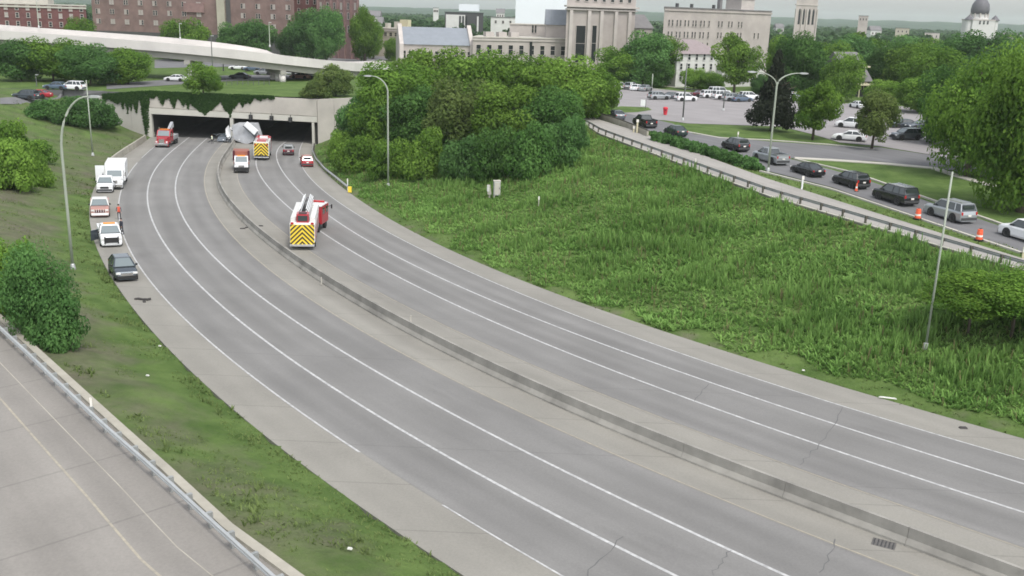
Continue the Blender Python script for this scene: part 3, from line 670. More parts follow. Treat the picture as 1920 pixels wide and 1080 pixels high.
# parapet of the far ramp end and its dark rail on the town side
GU = np.array([pt_up(*q)[:2] for q in [(1078, 208), (1110, 219), (1160, 235), (1200, 251), (1214, 257)]])
w = empty('ramp_parapet', (GU[0][0], GU[0][1], float(z_up(*GU[0])))); tag(w, 'low dark concrete parapet where the ramp starts behind the trees', 'parapet'); inv = Matrix.Translation(-w.location)
for a, b in zip(GU[:-1], GU[1:]):
    za, zb = float(z_up(*a)), float(z_up(*b)); o = MB().bar((a[0], a[1], za + 0.45), (b[0], b[1], zb + 0.45), 0.3, 0.9).build('parapet_section', MT['curb'], w); o.matrix_parent_inverse = inv
    o = MB().bar((a[0], a[1], za + 1.0), (b[0], b[1], zb + 1.0), 0.14, 0.16).build('top_rail', MT['wood_post'], w); o.matrix_parent_inverse = inv
GT = np.array([g0(*q)[:2] for q in [(652, 358), (630, 340), (607, 321), (592, 303), (586, 288), (588, 276)]])
gt = guardrail('guardrail', 'short steel guardrail with yellow end beside the right tunnel lane', GT, lambda x, y: float(zh(x, y)), 1.9, (MT['galv'], MT['wood_post']), -1)
P = g0(656, 362); o = MB().box((P[0], P[1], P[2] + 0.5), (0.5, 0.35, 0.8)).build('end_terminal', MT['chev_y'], gt, bev=0.05); o.matrix_parent_inverse = Matrix.Translation(-gt.location)

# ---------------------------------------------------------------- poles
def lamp_pole(name, label, base_px, top_px, arms, group='tall lamp posts', mat='pole', rad=(0.13, 0.07), base=None, head=True):
    """arms: list of (dx, dz, head length) in metres; the shaft stands upright on the ground point seen at base_px"""
    P = hit(*base_px) if base is None else base; Y = P[1]; T = ypl(top_px[0], top_px[1], Y); h = T[2] - P[2]
    r = empty(name, P); tag(r, label, 'lamp post', group)
    r0, r1 = rad
    if not arms: MB().tube([(0, 0, -0.3), (0, 0, h)], [r0, r1], 10).build('shaft', MT[mat], r, smooth=True)
    for i, (dx, dz, dy) in enumerate(arms):
        n = 12; rad_x, rad_z = abs(dx), min(dz, h * 0.5)
        path = [(math.copysign(rad_x, dx) * (1 - math.cos(t)), dy * (1 - math.cos(t)), h - rad_z + rad_z * math.sin(t)) for t in np.linspace(0, math.pi / 2, n)]
        if i == 0: path = [(0, 0, -0.3), (0, 0, (h - rad_z) * 0.5)] + path
        MB().tube(path, list(np.linspace(r0 if i == 0 else r1, r1 * 0.8, len(path))), 8).build('shaft' if i == 0 else 'arm', MT[mat], r, smooth=True)
        e = path[-1]; sx = math.copysign(1, dx)
        if head: MB().loft([[(e[0] + sx * a - 0, e[1] + b, e[2] + c) for b, c in ((-w_, -t_), (w_, -t_), (w_, t_), (-w_, t_))] for a, w_, t_ in ((0, 0.08, 0.06), (0.25, 0.17, 0.1), (0.8, 0.17, 0.09), (1.0, 0.09, 0.05))]).build('lamp_head', MT['galv'], r)
    MB().lathe([(0.24, -0.2), (0.24, 0.12), (0.17, 0.45), (r0, 0.5)], 10).build('base_collar', MT['galv'], r)
    return r
lamp_pole('street_lamp', 'tall curved lamp post in front of the left bank beside the black car', (137, 505), (165, 181), [(2.6, 4.6, 0)])
lamp_pole('street_lamp', 'straight slim lamp post on the bank left of the tunnel wall', (174, 292), (160, 150), [])
lamp_pole('street_lamp', 'curved lamp post in front of the big tree clump', (728, 350), (712, 143), [(-2.2, 2.2, 0)])
lamp_pole('street_lamp', 'two armed lamp post between the conifer and the queue of cars', (1440, 322), (1453, 136), [(2.6, 1.6, 0), (-2.6, 1.6, 0)])
lamp_pole('street_lamp', 'thin tall pole with dark top rising from the weeds near the spreading bush', (1735, 655), (1790, 322), [], mat='pole', rad=(0.085, 0.065))
lamp_pole('street_lamp', 'dark lamp post at the front edge of the parking lot', (1280, 226), (1288, 118), [], mat='pole_dark', rad=(0.14, 0.1))
lamp_pole('street_lamp', 'short dark lamp post inside the parking lot near the white cars', (1356, 208), (1359, 165), [], mat='pole_dark', rad=(0.12, 0.08))
lamp_pole('street_lamp', 'pale post at the far edge of the lot beside the dark hedge', (1222, 170), (1222, 138), [], mat='pole', rad=(0.14, 0.1))

# ---------------------------------------------------------------- viaduct
VPX = [(-150, 225, 14.2), (0, 224, 13.3), (150, 223, 12.6), (310, 222, 11.8), (440, 223, 10.7), (560, 228, 9.2), (650, 243, 7.6), (735, 270, 5.7), (800, 300, 4.9)]
VP = np.array([(ypl(px, 100, Y)[0], Y, z) for px, Y, z in VPX])
via = empty('viaduct', VP[3]); tag(via, 'long pale concrete road bridge crossing above the tunnel and falling to the right', 'bridge'); inv = Matrix.Translation(-via.location)
s_ = np.r_[0, np.cumsum(np.linalg.norm(np.diff(VP, axis=0), axis=1))]; u_ = np.linspace(0, s_[-1], 46)
VQ = np.stack([np.interp(u_, s_, VP[:, i]) for i in range(3)], 1)
k_ = np.array([1, 2, 3, 2, 1]) / 9.0
for i in range(3): VQ[2:-2, i] = np.convolve(VQ[:, i], k_, 'valid')
def vloft(name, prof, mat, i0=0, i1=46):
    secs = []
    for i in range(i0, i1):
        d = VQ[min(i + 1, 45)] - VQ[max(i - 1, 0)]; n = np.array((-d[1], d[0])); n = n / np.linalg.norm(n)
        secs.append([(VQ[i][0] + n[0] * a, VQ[i][1] + n[1] * a, VQ[i][2] + b) for a, b in prof])
    o = MB().loft(secs).build(name, MT[mat], via); o.matrix_parent_inverse = inv; return o
vloft('deck', [(0.4, -0.35), (0.4, 0), (13, 0.25), (13, -0.35)], 'viaduct')
vloft('parapet', [(0, -0.95), (0, 1.05), (0.38, 1.05), (0.38, -0.95)], 'viaduct')
vloft('parapet', [(13.02, -0.45), (13.02, 1.55), (13.4, 1.55), (13.4, -0.45)], 'viaduct')
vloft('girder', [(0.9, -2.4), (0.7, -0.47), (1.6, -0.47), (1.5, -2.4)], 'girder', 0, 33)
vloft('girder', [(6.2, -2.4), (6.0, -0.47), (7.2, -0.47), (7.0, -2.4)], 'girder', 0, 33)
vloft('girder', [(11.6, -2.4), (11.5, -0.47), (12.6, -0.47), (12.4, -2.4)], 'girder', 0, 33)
for px, kind in ((40, 0), (342, 0), (518, 1)):
    x = ypl(px, 120, 224)[0]; i = int(np.argmin(np.abs(VQ[:, 0] - x))); q = VQ[i]; d = VQ[i + 1] - VQ[i - 1]; rz = math.atan2(d[1], d[0]); n = np.array((-math.sin(rz), math.cos(rz)))
    hgt = q[2] - 2.4 - 4.6; c = q[:2] + n * 6.6
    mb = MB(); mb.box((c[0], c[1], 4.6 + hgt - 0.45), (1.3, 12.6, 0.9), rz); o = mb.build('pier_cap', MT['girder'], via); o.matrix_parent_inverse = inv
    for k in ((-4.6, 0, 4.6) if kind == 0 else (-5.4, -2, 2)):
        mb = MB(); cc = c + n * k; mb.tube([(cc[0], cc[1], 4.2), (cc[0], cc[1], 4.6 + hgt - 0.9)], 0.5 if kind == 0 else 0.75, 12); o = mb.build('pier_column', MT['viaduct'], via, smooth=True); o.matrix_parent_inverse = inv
# lamp posts that stand on and before the viaduct
def post_on(label, px0, py0, px1, py1, Y, mat='pole', r0=0.12, name='street_lamp'):
    A = ypl(px0, py0, Y); B = ypl(px1, py1, Y); e = empty(name, A); tag(e, label, 'lamp post', 'lamp posts around the viaduct')
    MB().tube([(0, 0, 0), (0, 0, B[2] - A[2])], [r0, r0 * 0.7], 8).build('shaft', MT[mat], e); MB().lathe([(0.2, 0), (0.2, 0.35), (r0, 0.5)], 8).build('base_collar', MT['galv'], e)
    MB().box((0.25, 0, B[2] - A[2]), (0.6, 0.25, 0.14)).build('lamp_head', MT['galv'], e); return e
post_on('pale lamp post on the viaduct beside the red building block', 338, 74, 336, 44, 232)
post_on('pale lamp post on the viaduct in front of the long brick facade', 506, 88, 503, 42, 232)
post_on('dark lamp post in front of the viaduct left of the two thin pale ones', 399, 133, 397, 67, 215, 'pole_dark')
post_on('leaning pale post on the viaduct at the far left before the dark brick block', 73, 52, 63, 2, 236)
post_on('dark post on the lawn behind the parked cars at far left', 70, 172, 66, 140, 196, 'pole_dark')
post_on('short white post under the viaduct on the grass strip', 419, 133, 418, 112, 234)

# ---------------------------------------------------------------- buildings
WIN = {}
def win_mesh(w, h, frame, pane, arch=False):
    k = (round(w, 2), round(h, 2), frame, pane)
    if k in WIN: return WIN[k]
    mb = MB(); t = min(0.16, w * 0.14)
    for c, d in (((-w / 2 + t / 2, -0.06, h / 2), (t, 0.12, h)), ((w / 2 - t / 2, -0.06, h / 2), (t, 0.12, h)), ((0, -0.06, h - t / 2), (w - 2 * t, 0.12, t)), ((0, -0.09, t / 2), (w + 0.1, 0.18, t)), ((0, -0.05, h * 0.52), (w - 2 * t, 0.1, t * 0.6))): mb.box(c, d)
    a = mb.build('window', MT[frame]); am = a.data; bpy.data.objects.remove(a)
    b = MB().box((0, -0.02, h / 2), (w - 2 * t, 0.04, h - 2 * t)).build('pane', MT[pane]); bm_ = b.data; bpy.data.objects.remove(b)
    WIN[k] = (am, bm_); return WIN[k]
def add_win(root, x, y, z, w, h, frame='lime2', pane='pane', rz=0.0):
    a, b = win_mesh(w, h, frame, pane); o = link('window', a, None, root); o.location = (x, y, z); o.rotation_euler = (0, 0, rz); p = link('pane', b, None, o); return o
def bld(name, label, A, B, z0, z1, depth, wall, rows=(), xs=(), win=(1.2, 1.9), frame='lime2', pane='pane', roof='flat', roofmat='roof_grey', cat='building', group=None, cornice=None, blinds=0.0, ridge=0):
    """A,B = (x,y) ends of the camera-facing facade, left to right; local x along it, local y away from the camera"""
    A, B = np.array(A[:2]), np.array(B[:2]); W = float(np.linalg.norm(B - A)); rz = math.atan2(B[1] - A[1], B[0] - A[0])
    r = empty(name, ((A[0] + B[0]) / 2, (A[1] + B[1]) / 2, z0), rz); tag(r, label, cat, group); H = z1 - z0
    vd = A if A[0] > 0 else B; vd = vd / np.linalg.norm(vd); ca, sa = math.cos(rz), math.sin(rz); kx = (vd[0] * ca + vd[1] * sa) / (-vd[0] * sa + vd[1] * ca)      # side walls run along the street behind
    sh = depth * kx if roof == 'flat' else 0.0
    def skewed(x0, x1, y0, y1, z0_, z1_): q = MB(); q.add([(x0 + y0 / depth * sh, y0, z) if i < 1 else (x1 + y0 / depth * sh, y0, z) if i < 2 else (x1 + y1 / depth * sh, y1, z) if i < 3 else (x0 + y1 / depth * sh, y1, z) for z in (z0_, z1_) for i in range(4)], [(3, 2, 1, 0), (4, 5, 6, 7), (0, 1, 5, 4), (1, 2, 6, 5), (2, 3, 7, 6), (3, 0, 4, 7)]); return q
    skewed(-W / 2, W / 2, 0, depth, -1, H).build('wall', MT[wall], r)
    if roof == 'flat':
        skewed(-W / 2 - .25, W / 2 + .25, -.25, depth + .25, H, H + .3).build('roof', MT[roofmat], r)
        if cornice: MB().box((0, -0.12, H - 0.55), (W + 0.3, 0.28, 0.5)).build('cornice', MT[cornice], r)
    elif roof == 'gable':
        mb = MB(); e = 0.4
        mb.add([(-W / 2 - e, -e, H - 0.1), (W / 2 + e, -e, H - 0.1), (W / 2 + e, depth / 2, H + ridge), (-W / 2 - e, depth / 2, H + ridge), (-W / 2 - e, depth + e, H - 0.1), (W / 2 + e, depth + e, H - 0.1)],
               [(0, 1, 2, 3), (3, 2, 5, 4), (0, 3, 4), (1, 5, 2), (0, 4, 5, 1)]); mb.build('roof', MT[roofmat], r)
    elif roof == 'hip':
        mb = MB(); e = 0.5; i = min(W, depth) * 0.38
        mb.add([(-W / 2 - e, -e, H), (W / 2 + e, -e, H), (W / 2 + e, depth + e, H), (-W / 2 - e, depth + e, H), (-W / 2 + i, depth / 2, H + ridge), (W / 2 - i, depth / 2, H + ridge)],
               [(0, 1, 5, 4), (1, 2, 5), (2, 3, 4, 5), (3, 0, 4), (3, 2, 1, 0)]); mb.build('roof', MT[roofmat], r)
    rr = random.Random(len(label))
    for z in rows:
        for x in xs: add_win(r, x * W / 2, 0, z - z0, win[0], win[1], frame, 'blind' if rr.random() < blinds else pane)
    return r
def lin(a, b, n): return [a + (b - a) * i / (n - 1) for i in range(n)]
ft = lambda px, py, Y: ypl(px, py, Y)
# left brick block (partly behind the caption)
a, b = ft(-60, 40, 292), ft(163, 40, 300)
r = bld('brick_building', 'dark red brick block with light roof edge at the far left above the viaduct', a, b, 4.6, ft(60, 9, 296)[2], 18, 'brick3', [ft(100, 51, 296)[2], ft(100, 35, 296)[2], ft(100, 21, 296)[2]], lin(-0.9, 0.92, 11), (1.0, 1.5), 'lime', blinds=0.45, cornice='sidewalk', roofmat='sidewalk')
MB().box((-6, 9, ft(60, 9, 296)[2] - 4.6 + 2.2), (22, 9, 4)).build('penthouse', MT['sidewalk'], r)
# long brick apartment facade
a, b = ft(176, 60, 372), ft(553, 60, 360); zt = 33
r = bld('brick_apartments', 'long red brown brick apartment building with pale windows behind the viaduct', a, b, 4.6, zt, 20, 'brick', [ft(450, 53, 364)[2], ft(450, 34, 364)[2], ft(450, 16, 364)[2], ft(450, -2, 364)[2]], [x for k in lin(-0.94, 0.94, 14) for x in (k - 0.012, k + 0.012) if not 0.2 < k < 0.3], (0.8, 1.8), 'lime', blinds=0.5)
W = float(np.linalg.norm((b - a)[:2])); xs_ = lambda px: (px - 176) / (553 - 176) * W - W / 2
MB().box((xs_(420), -0.3, 14), (3.0, 0.9, 28.6)).build('pilaster', MT['tan'], r); MB().box((xs_(433), -0.1, 14.5), (1.7, 0.3, 14)).build('recess', MT['dark_house'], r)  # the recess is a dark slab on the wall, its shade is colour
MB().box((0, -0.12, 3.2), (W, 0.35, 6.0)).build('ground_floor', MT['dark_house'], r)
MB().box((xs_(370), -0.25, 15.4), (W * 0.1, 0.6, 3.2)).build('balcony', MT['brick2'], r)
a, b = ft(548, 60, 378), ft(602, 60, 378); bld('brick_apartments', 'recessed darker brick link between the two brick apartment wings', a, b, 4.6, 32, 12, 'brick3', [ft(575, 46, 378)[2], ft(575, 26, 378)[2], ft(575, 8, 378)[2]], (-0.5, 0.1, 0.6), (1.0, 2.0), 'lime2', blinds=0.4)  # the dark wall colour carries the shadow of the recess
a, b = ft(596, 60, 352), ft(674, 60, 340); r = bld('brick_apartments', 'tall rose brick wing with ribbed bays at the right end of the apartments', a, b, 4.6, 33, 20, 'brick2', [ft(640, 60, 346)[2], ft(640, 36, 346)[2], ft(640, 18, 346)[2], ft(640, 0, 346)[2]], lin(-0.82, 0.82, 6), (0.9, 2.3), 'lime2', blinds=0.5)
W = float(np.linalg.norm((b - a)[:2]))
for k in lin(-0.95, 0.95, 7): MB().box((k * W / 2, -0.3, 14), (0.5, 0.6, 28.4)).build('rib', MT['brick2'], r)
# low classical building
a, b = ft(697, 70, 372), ft(757, 70, 366); r = bld('stone_building', 'low tan stone building with flat roof and dark square windows beside the slate hall', a, b, 4.6, ft(727, 54, 369)[2], 12, 'tan', [ft(727, 68, 369)[2]], lin(-0.78, 0.86, 6), (1.5, 1.5), 'tan', cornice='lime2', roofmat='sidewalk')
for x, h, w, m in ((1.5, 2.6, 2.2, 'sidewalk'), (4.6, 3.4, 3.4, 'cream'), (-3, 2.0, 1.0, 'sidewalk')): MB().box((x, 5, ft(727, 54, 369)[2] - 4.6 + h / 2), (w, 2.4, h)).build('roof_unit', MT[m], r)
# slate roofed hall
a, b = ft(752, 95, 300), ft(884, 95, 304); ze = ft(752, 82, 300)[2]
r = bld('slate_hall', 'pale stone hall with a long blue grey slate roof above the tree clump', a, b, 4.6, ze, 15, 'lime', [ze - 4.2], lin(-0.92, 0.94, 11), (1.4, 2.4), 'lime2', roof='gable', roofmat='slate', ridge=ft(765, 50, 307)[2] - ze)
W = float(np.linalg.norm((b - a)[:2])); rd = ft(765, 50, 307)[2] - ze
for sx in (-1, 1):
    mb = MB(); mb.add([(sx * W / 2 + o, y, z) for o in (-0.5, 0.7) for y, z in ((-0.9, -4), (-0.9, ze - 4.6 + 0.1), (7.5, ze - 4.6 + rd + 0.9), (15.9, ze - 4.6 + 0.1), (15.9, -4))], [(0, 1, 2, 3, 4), (9, 8, 7, 6, 5)] + [(i, i + 5, (i + 1) % 5 + 5, (i + 1) % 5) for i in range(5)]); mb.build('gable_wall', MT['lime2'], r)
# limestone school in three steps
a, b = ft(886, 100, 302), ft(1062, 100, 312); zt = ft(960, 72, 306)[2]
r = bld('limestone_building', 'long pale limestone building with tall windows right of the slate hall', a, b, 4.6, zt, 20, 'lime', [ft(960, 103, 306)[2]], lin(-0.88, 0.92, 9), (1.7, 3.0), 'lime2', cornice='lime2', roofmat='sidewalk')
W = float(np.linalg.norm((b - a)[:2]))
for k in (-0.55, -0.28, -0.02): MB().box((k * W / 2, 6, zt - 4.6 + 0.9), (2.6, 3, 1.6)).build('roof_unit', MT['lime2'], r)
MB().box((0.22 * W / 2, -0.1, 5.4), (0.8, 0.3, 7)).build('slot_window', MT['pane'], r)
a, b = ft(955, 80, 330), ft(1062, 80, 332); bld('limestone_building', 'upper limestone wing with flat roof behind the long pale one', a, b, 4.6, ft(1000, 47, 331)[2], 14, 'lime2', [ft(1000, 62, 331)[2]], (-0.2, -0.1, 0.35), (0.8, 2.6), 'lime2', roofmat='sidewalk')
# big limestone tower
a, b = ft(1060, 80, 305), ft(1188, 80, 316); zt = 36
r = bld('limestone_tower', 'massive limestone tower with two tall dark windows rising out of the picture', a, b, 4.6, zt, 22, 'lime', [ft(1120, 4, 310)[2]], lin(-0.7, 0.8, 7), (1.5, 2.4), 'lime2')
W = float(np.linalg.norm((b - a)[:2])); zl = ft(1120, 13, 310)[2] - 4.6; xs_ = lambda px: (px - 1060) / 128 * W - W / 2
MB().box((0, -0.3, zl), (W + 1.4, 1.6, 0.5)).build('string_course', MT['lime2'], r); MB().box((0, -0.2, zl - 0.9), (W + 0.7, 1.0, 0.4)).build('string_course', MT['lime2'], r)
for px, w in ((1087, 3.6), (1112, 1.9)):
    add_win(r, xs_(px), -0.05, ft(px, 118, 308)[2] - 4.6, w, ft(px, 47, 308)[2] - ft(px, 118, 308)[2], 'lime2')
for px in (1067, 1100, 1123, 1150, 1176): MB().box((xs_(px), -0.35, zl / 2 - 0.6), (1.1, 0.8, zl - 1.2)).build('buttress', MT['lime2'], r)
a, b = ft(1024, 60, 318), ft(1062, 60, 318); bld('slate_wing', 'small steep slate roofed wing on the left side of the limestone tower', a, b, 4.6, ft(1040, 46, 318)[2], 10, 'lime', roof='gable', roofmat='slate', ridge=4.6)
a, b = ft(1166, 80, 322), ft(1222, 80, 326); bld('limestone_house', 'limestone house with grey gable roof to the right of the tower', a, b, 4.6, ft(1190, 52, 324)[2], 14, 'lime', [ft(1190, 70, 324)[2]], (-0.5, 0, 0.5), (1.2, 2.0), roof='gable', roofmat='roof_grey', ridge=4.2)
# white slab
a, b = ft(966, 40, 420), ft(1070, 40, 424); bld('white_slab', 'plain pale white windowless building wall left of the limestone tower', a, b, 4.6, 40, 20, 'white_wall', roofmat='white_wall')
# pale apartment block
a, b = ft(1243, 60, 282), ft(1443, 60, 312); za = ft(1243, 14, 282)[2]
r = bld('apartment_block', 'five storey pale stone apartment block with paired dark windows and flat roof', a, b, 4.6, za, 20, 'lime', [], [], cornice='lime', roofmat='roof_grey')
W = float(np.linalg.norm((b - a)[:2])); H = za - 4.6; fx = lambda px: (px - 1243) / 200 * W - W / 2
for i, z in enumerate((H - 5.0, H - 8.2, H - 11.2, H - 14.2, H - 17.4)):
    for px in (1252, 1258, 1266, 1272, 1280, 1286, 1294, 1299, 1308, 1314, 1323) + ((1341, 1347, 1360, 1366, 1379, 1385) if i < 3 else ()) + ((1412, 1420) if i % 2 else ()):
        add_win(r, fx(px), 0, z, 0.72, 1.9, 'lime2')
MB().box((fx(1410), 6, H + 1.9), (6.2, 6, 3.2)).build('penthouse', MT['lime2'], r); MB().box((fx(1410), 6, H + 3.65), (6.8, 6.6, 0.35)).build('penthouse_roof', MT['roof_grey'], r)
MB().box((fx(1375), 7, H + 4), (1.1, 1.1, 8)).build('chimney', MT['roof_grey'], r)
for px in (1287, 1313, 1354): MB().box((fx(px), 5, H + 0.8), (0.7, 0.7, 1.2)).build('roof_vent', MT['dgrey'], r)
# white villa in front of it
a, b = ft(1268, 130, 252), ft(1352, 130, 258); zt = ft(1300, 101, 255)[2]
r = bld('white_villa', 'white rendered villa with mauve hip roof in front of the pale apartment block', a, b, 4.6, zt, 12, 'stucco', [ft(1300, 131, 255)[2], ft(1300, 113, 255)[2], ft(1300, 150, 255)[2]], lin(-0.8, 0.85, 6), (0.95, 1.7), 'stucco', roof='hip', roofmat='roof_mauve', ridge=3.4, cat='house')
a, b = ft(1354, 140, 256), ft(1432, 140, 266); bld('white_villa', 'low white side wing of the villa behind the light green tree', a, b, 4.6, ft(1400, 124, 261)[2], 9, 'stucco', [ft(1400, 150, 261)[2]], (-0.6, -0.2, 0.5, 0.8), (0.95, 1.6), 'stucco', roof='hip', roofmat='roof_mauve', ridge=2.0, cat='house')
# dark victorian house
a, b = ft(1592, 160, 236), ft(1632, 160, 239); zt = ft(1610, 152, 237)[2]
r = bld('victorian_house', 'dark wooden house with cream dormer and porch trim among the trees', a, b, 4.6, zt, 12, 'dark_house', [ft(1610, 170, 234)[2]], (-0.5, 0.0, 0.5), (1.0, 1.7), 'cream', roof='gable', roofmat='roof_grey', ridge=6.5, cat='house')
MB().box((-1.2, 0.6, zt - 4.6 + 1.6), (3.4, 2.4, 3.2)).build('dormer', MT['dark_house'], r); MB().box((-1.2, -0.5, zt - 4.6 + 3.4), (3.9, 2.8, 0.35)).build('dormer_trim', MT['cream'], r)
for x in (-2.0, -0.5): add_win(r, x, -0.62, zt - 4.6 + 0.7, 1.0, 2.2, 'cream')
MB().box((0.4, -1.2, 2.9), (5.6, 2.4, 0.3)).build('porch_roof', MT['cream'], r)
for x in (-2.2, 0.4, 3.0): MB().box((x, -2.2, 1.4), (0.2, 0.2, 2.9)).build('porch_post', MT['cream'], r)
# church tower and domed basilica
a, b = ft(1491, 30, 480), ft(1531, 30, 486); r = bld('church_tower', 'square stone church tower with pointed belfry openings on the skyline', a, b, 4.6, 36, 10, 'lime', roofmat='lime2')
W = float(np.linalg.norm((b - a)[:2]))
MB().box((0, 0.2, ft(1510, 9, 483)[2] - 4.6), (W + 0.6, 0.9, 0.5)).build('string_course', MT['lime2'], r)
zb0, zb1 = ft(1510, 46, 483)[2] - 4.6, ft(1510, 16, 483)[2] - 4.6
for k in (-0.62, -0.22, 0.3, 0.68):
    w = 1.25; pts = [(-w / 2, zb0), (w / 2, zb0), (w / 2, zb1 - 1.4), (w * 0.3, zb1 - 0.5), (0, zb1), (-w * 0.3, zb1 - 0.5), (-w / 2, zb1 - 1.4)]
    MB().prism([(k * W / 2 + p, q) for p, q in pts], (-0.06, 0.1)).build('belfry_opening', MT['pane'], r)
for k in (-1, -0.42, 0.04, 1): MB().box((k * W / 2, -0.25, 11), (0.6, 0.6, 24)).build('buttress', MT['lime2'], r)
D = 820; P = ft(1842, 60, D); bz = P[2]; sc = D / F_PX
r = empty('basilica', (P[0], P[1], 4.6)); tag(r, 'white church with great dark dome and small corner turrets on the skyline', 'church'); q = lambda dpx: dpx * sc; Z = lambda py: ft(1842, py, D)[2] - 4.6
MB().box((0, 10, (Z(38)) / 2), (q(40), 20, Z(38))).build('wall', MT['stucco'], r)
MB().box((0, 10, Z(37.5)), (q(42), 20.6, 1.0)).build('cornice', MT['lime2'], r)
MB().lathe([(q(16), Z(38)), (q(16), Z(33)), (q(14), Z(32.6)), (q(14), Z(27)), (q(15), Z(26.5))], 20, (0, 10, 0)).build('drum', MT['stucco'], r)
MB().lathe([(q(15), Z(26.5)), (q(16), Z(18)), (q(14.5), Z(8)), (q(10), Z(0)), (q(4), Z(-6)), (q(2.5), Z(-12)), (0.2, Z(-16))], 24, (0, 10, 0)).build('dome', MT['dome'], r, smooth=True)
for k in range(10):
    a_ = 2 * math.pi * k / 10; MB().box((q(14.9) * math.cos(a_), 10 + q(14.9) * math.sin(a_), (Z(33) + Z(25)) / 2), (0.9, 0.9, Z(25) - Z(33))).build('drum_column', MT['lime2'], r)
for sx in (-1, 1):
    MB().lathe([(q(6), 0), (q(6), Z(39)), (q(7.4), Z(38.5)), (q(7.4), Z(37.5)), (q(5), Z(35)), (q(2.2), Z(32)), (0.1, Z(30))], 12, (sx * q(23.5), 4, 0)).build('turret', MT['stucco'], r)
    MB().lathe([(q(8), Z(39)), (q(7.6), Z(37)), (q(5.6), Z(34.6)), (q(3), Z(31.6)), (0.2, Z(28.5))], 12, (sx * q(23.5), 4, 0.2)).build('turret_cap', MT['dome'], r)
for k in (-7, 0, 7): add_win(r, q(k), -0.02, Z(46), 1.8, Z(37) - Z(46), 'stucco')
# white civic building in the distance, and other far blocks
a, b = ft(834, 40, 560), ft(906, 40, 560); zz = lambda py: ft(870, py, 560)[2]
r = bld('civic_building', 'white and dark modern building with a white roof box far behind the slate hall', a, b, 4.6, zz(24), 18, 'dgrey', [], [], roofmat='dgrey')
MB().box((2.5, 6, zz(14) - 4.6), (q(0) + 11, 10, zz(8) - zz(21))).build('roof_box', MT['white_wall'], r)
W = float(np.linalg.norm((b - a)[:2]))
MB().box((-W * 0.22, -0.3, (zz(28) - 4.6) / 2), (W * 0.5, 0.6, zz(28) - 4.6)).build('white_front', MT['stucco'], r)
for k in (-0.1, -0.02, 0.06, 0.36): MB().box((k * W, -0.75, (zz(30) - 4.6) / 2), (0.9, 0.4, zz(30) - 4.6)).build('fin', MT['pane'] if k < 0.3 else MT['stucco'], r)
FARB = [(920, 966, 33, 520, 'stucco', 'flat', 'low white flat roofed building far behind the limestone roofs'), (1608, 1626, 30, 700, 'lime', 'flat', 'narrow grey block on the wooded skyline near the church tower'),
        (1634, 1654, 53, 760, 'offwhite', 'gable', 'pale gabled roofs far away below the narrow skyline block'), (1680, 1706, 53, 700, 'tan', 'flat', 'beige distant block left of the long white shed'),
        (1736, 1764, 62, 700, 'lime2', 'flat', 'long white shed in the far trees left of the domed church'),
        (1456, 1470, 48, 800, 'stucco', 'gable', 'tiny white house on the hazy slope left of the church tower'), (1888, 1897, 66, 640, 'stucco', 'gable', 'small white gabled house right of the domed church'),
        (690, 712, 26, 620, 'stucco', 'gable', 'pale little house in the hazy trees right of the brick wing'), (706, 716, 40, 520, 'offwhite', 'gable', 'grey white house between trees above the tan stone building'),
        (812, 822, 15, 760, 'stucco', 'flat', 'tiny white block in the haze left of the civic building'), (930, 945, 20, 800, 'stucco', 'gable', 'tiny pale roof in the haze right of the civic building'),
        (1672, 1688, 102, 330, 'lime2', 'gable', 'pale roofed house showing through the trees at right'), (1890, 1925, 74, 420, 'stucco', 'gable', 'white house corner behind the right edge trees')]
for x0, x1, py, Y, m, rf, lab in FARB:
    a, b = ft(x0, 50, Y), ft(x1, 50, Y); z1 = ft((x0 + x1) / 2, py + (4 if rf == 'gable' else 0), Y)[2]
    bld('distant_house' if rf == 'gable' else 'distant_block', lab, a, b, 4.6, z1, 9, m, [z1 - 3], lin(-0.6, 0.6, 3), (1.2, 1.6), 'lime2', roof=rf, roofmat='roof_grey' if m != 'white_wall' else 'white_wall', ridge=3.2, cat='house' if rf == 'gable' else 'building', group='distant buildings in the trees')
# ---------------------------------------------------------------- vehicles: local +Y is forward, the Empty sits on the ground
def seat(o, P, fwd, n=(0, 0, 1)):
    n = Vector(n).normalized(); f = Vector((fwd[0], fwd[1], 0)); f = (f - n * f.dot(n)).normalized(); r = f.cross(n)
    m = Matrix((r, f, n)).transposed().to_4x4(); m.translation = Vector(P); o.matrix_world = m
HW_N = (-GX, -GY, 1.0)
WHEEL = {}
def wheel(root, x, y, r=0.35, w=0.24, dual=False):
    k = (r, w)
    if k not in WHEEL:
        a = MB().lathe([(r * 0.62, -w / 2), (r * 0.94, -w / 2), (r, -w * 0.32), (r, w * 0.32), (r * 0.94, w / 2), (r * 0.62, w / 2)], 18); o = a.build('wheel', MT['tyre']); m1 = o.data; bpy.data.objects.remove(o)
        a = MB().lathe([(0.05, w * 0.3), (r * 0.6, w * 0.36), (r * 0.66, w * 0.53), (r * 0.62, -w * 0.5)], 14)
        o = a.build('rim', MT['rim']); m2 = o.data; bpy.data.objects.remove(o); WHEEL[k] = (m1, m2)
    a = link('wheel', WHEEL[k][0], None, root); a.location = (x, y, r); a.rotation_euler = (0, math.copysign(math.pi / 2, x), 0); b = link('rim', WHEEL[k][1], None, a)
    return a
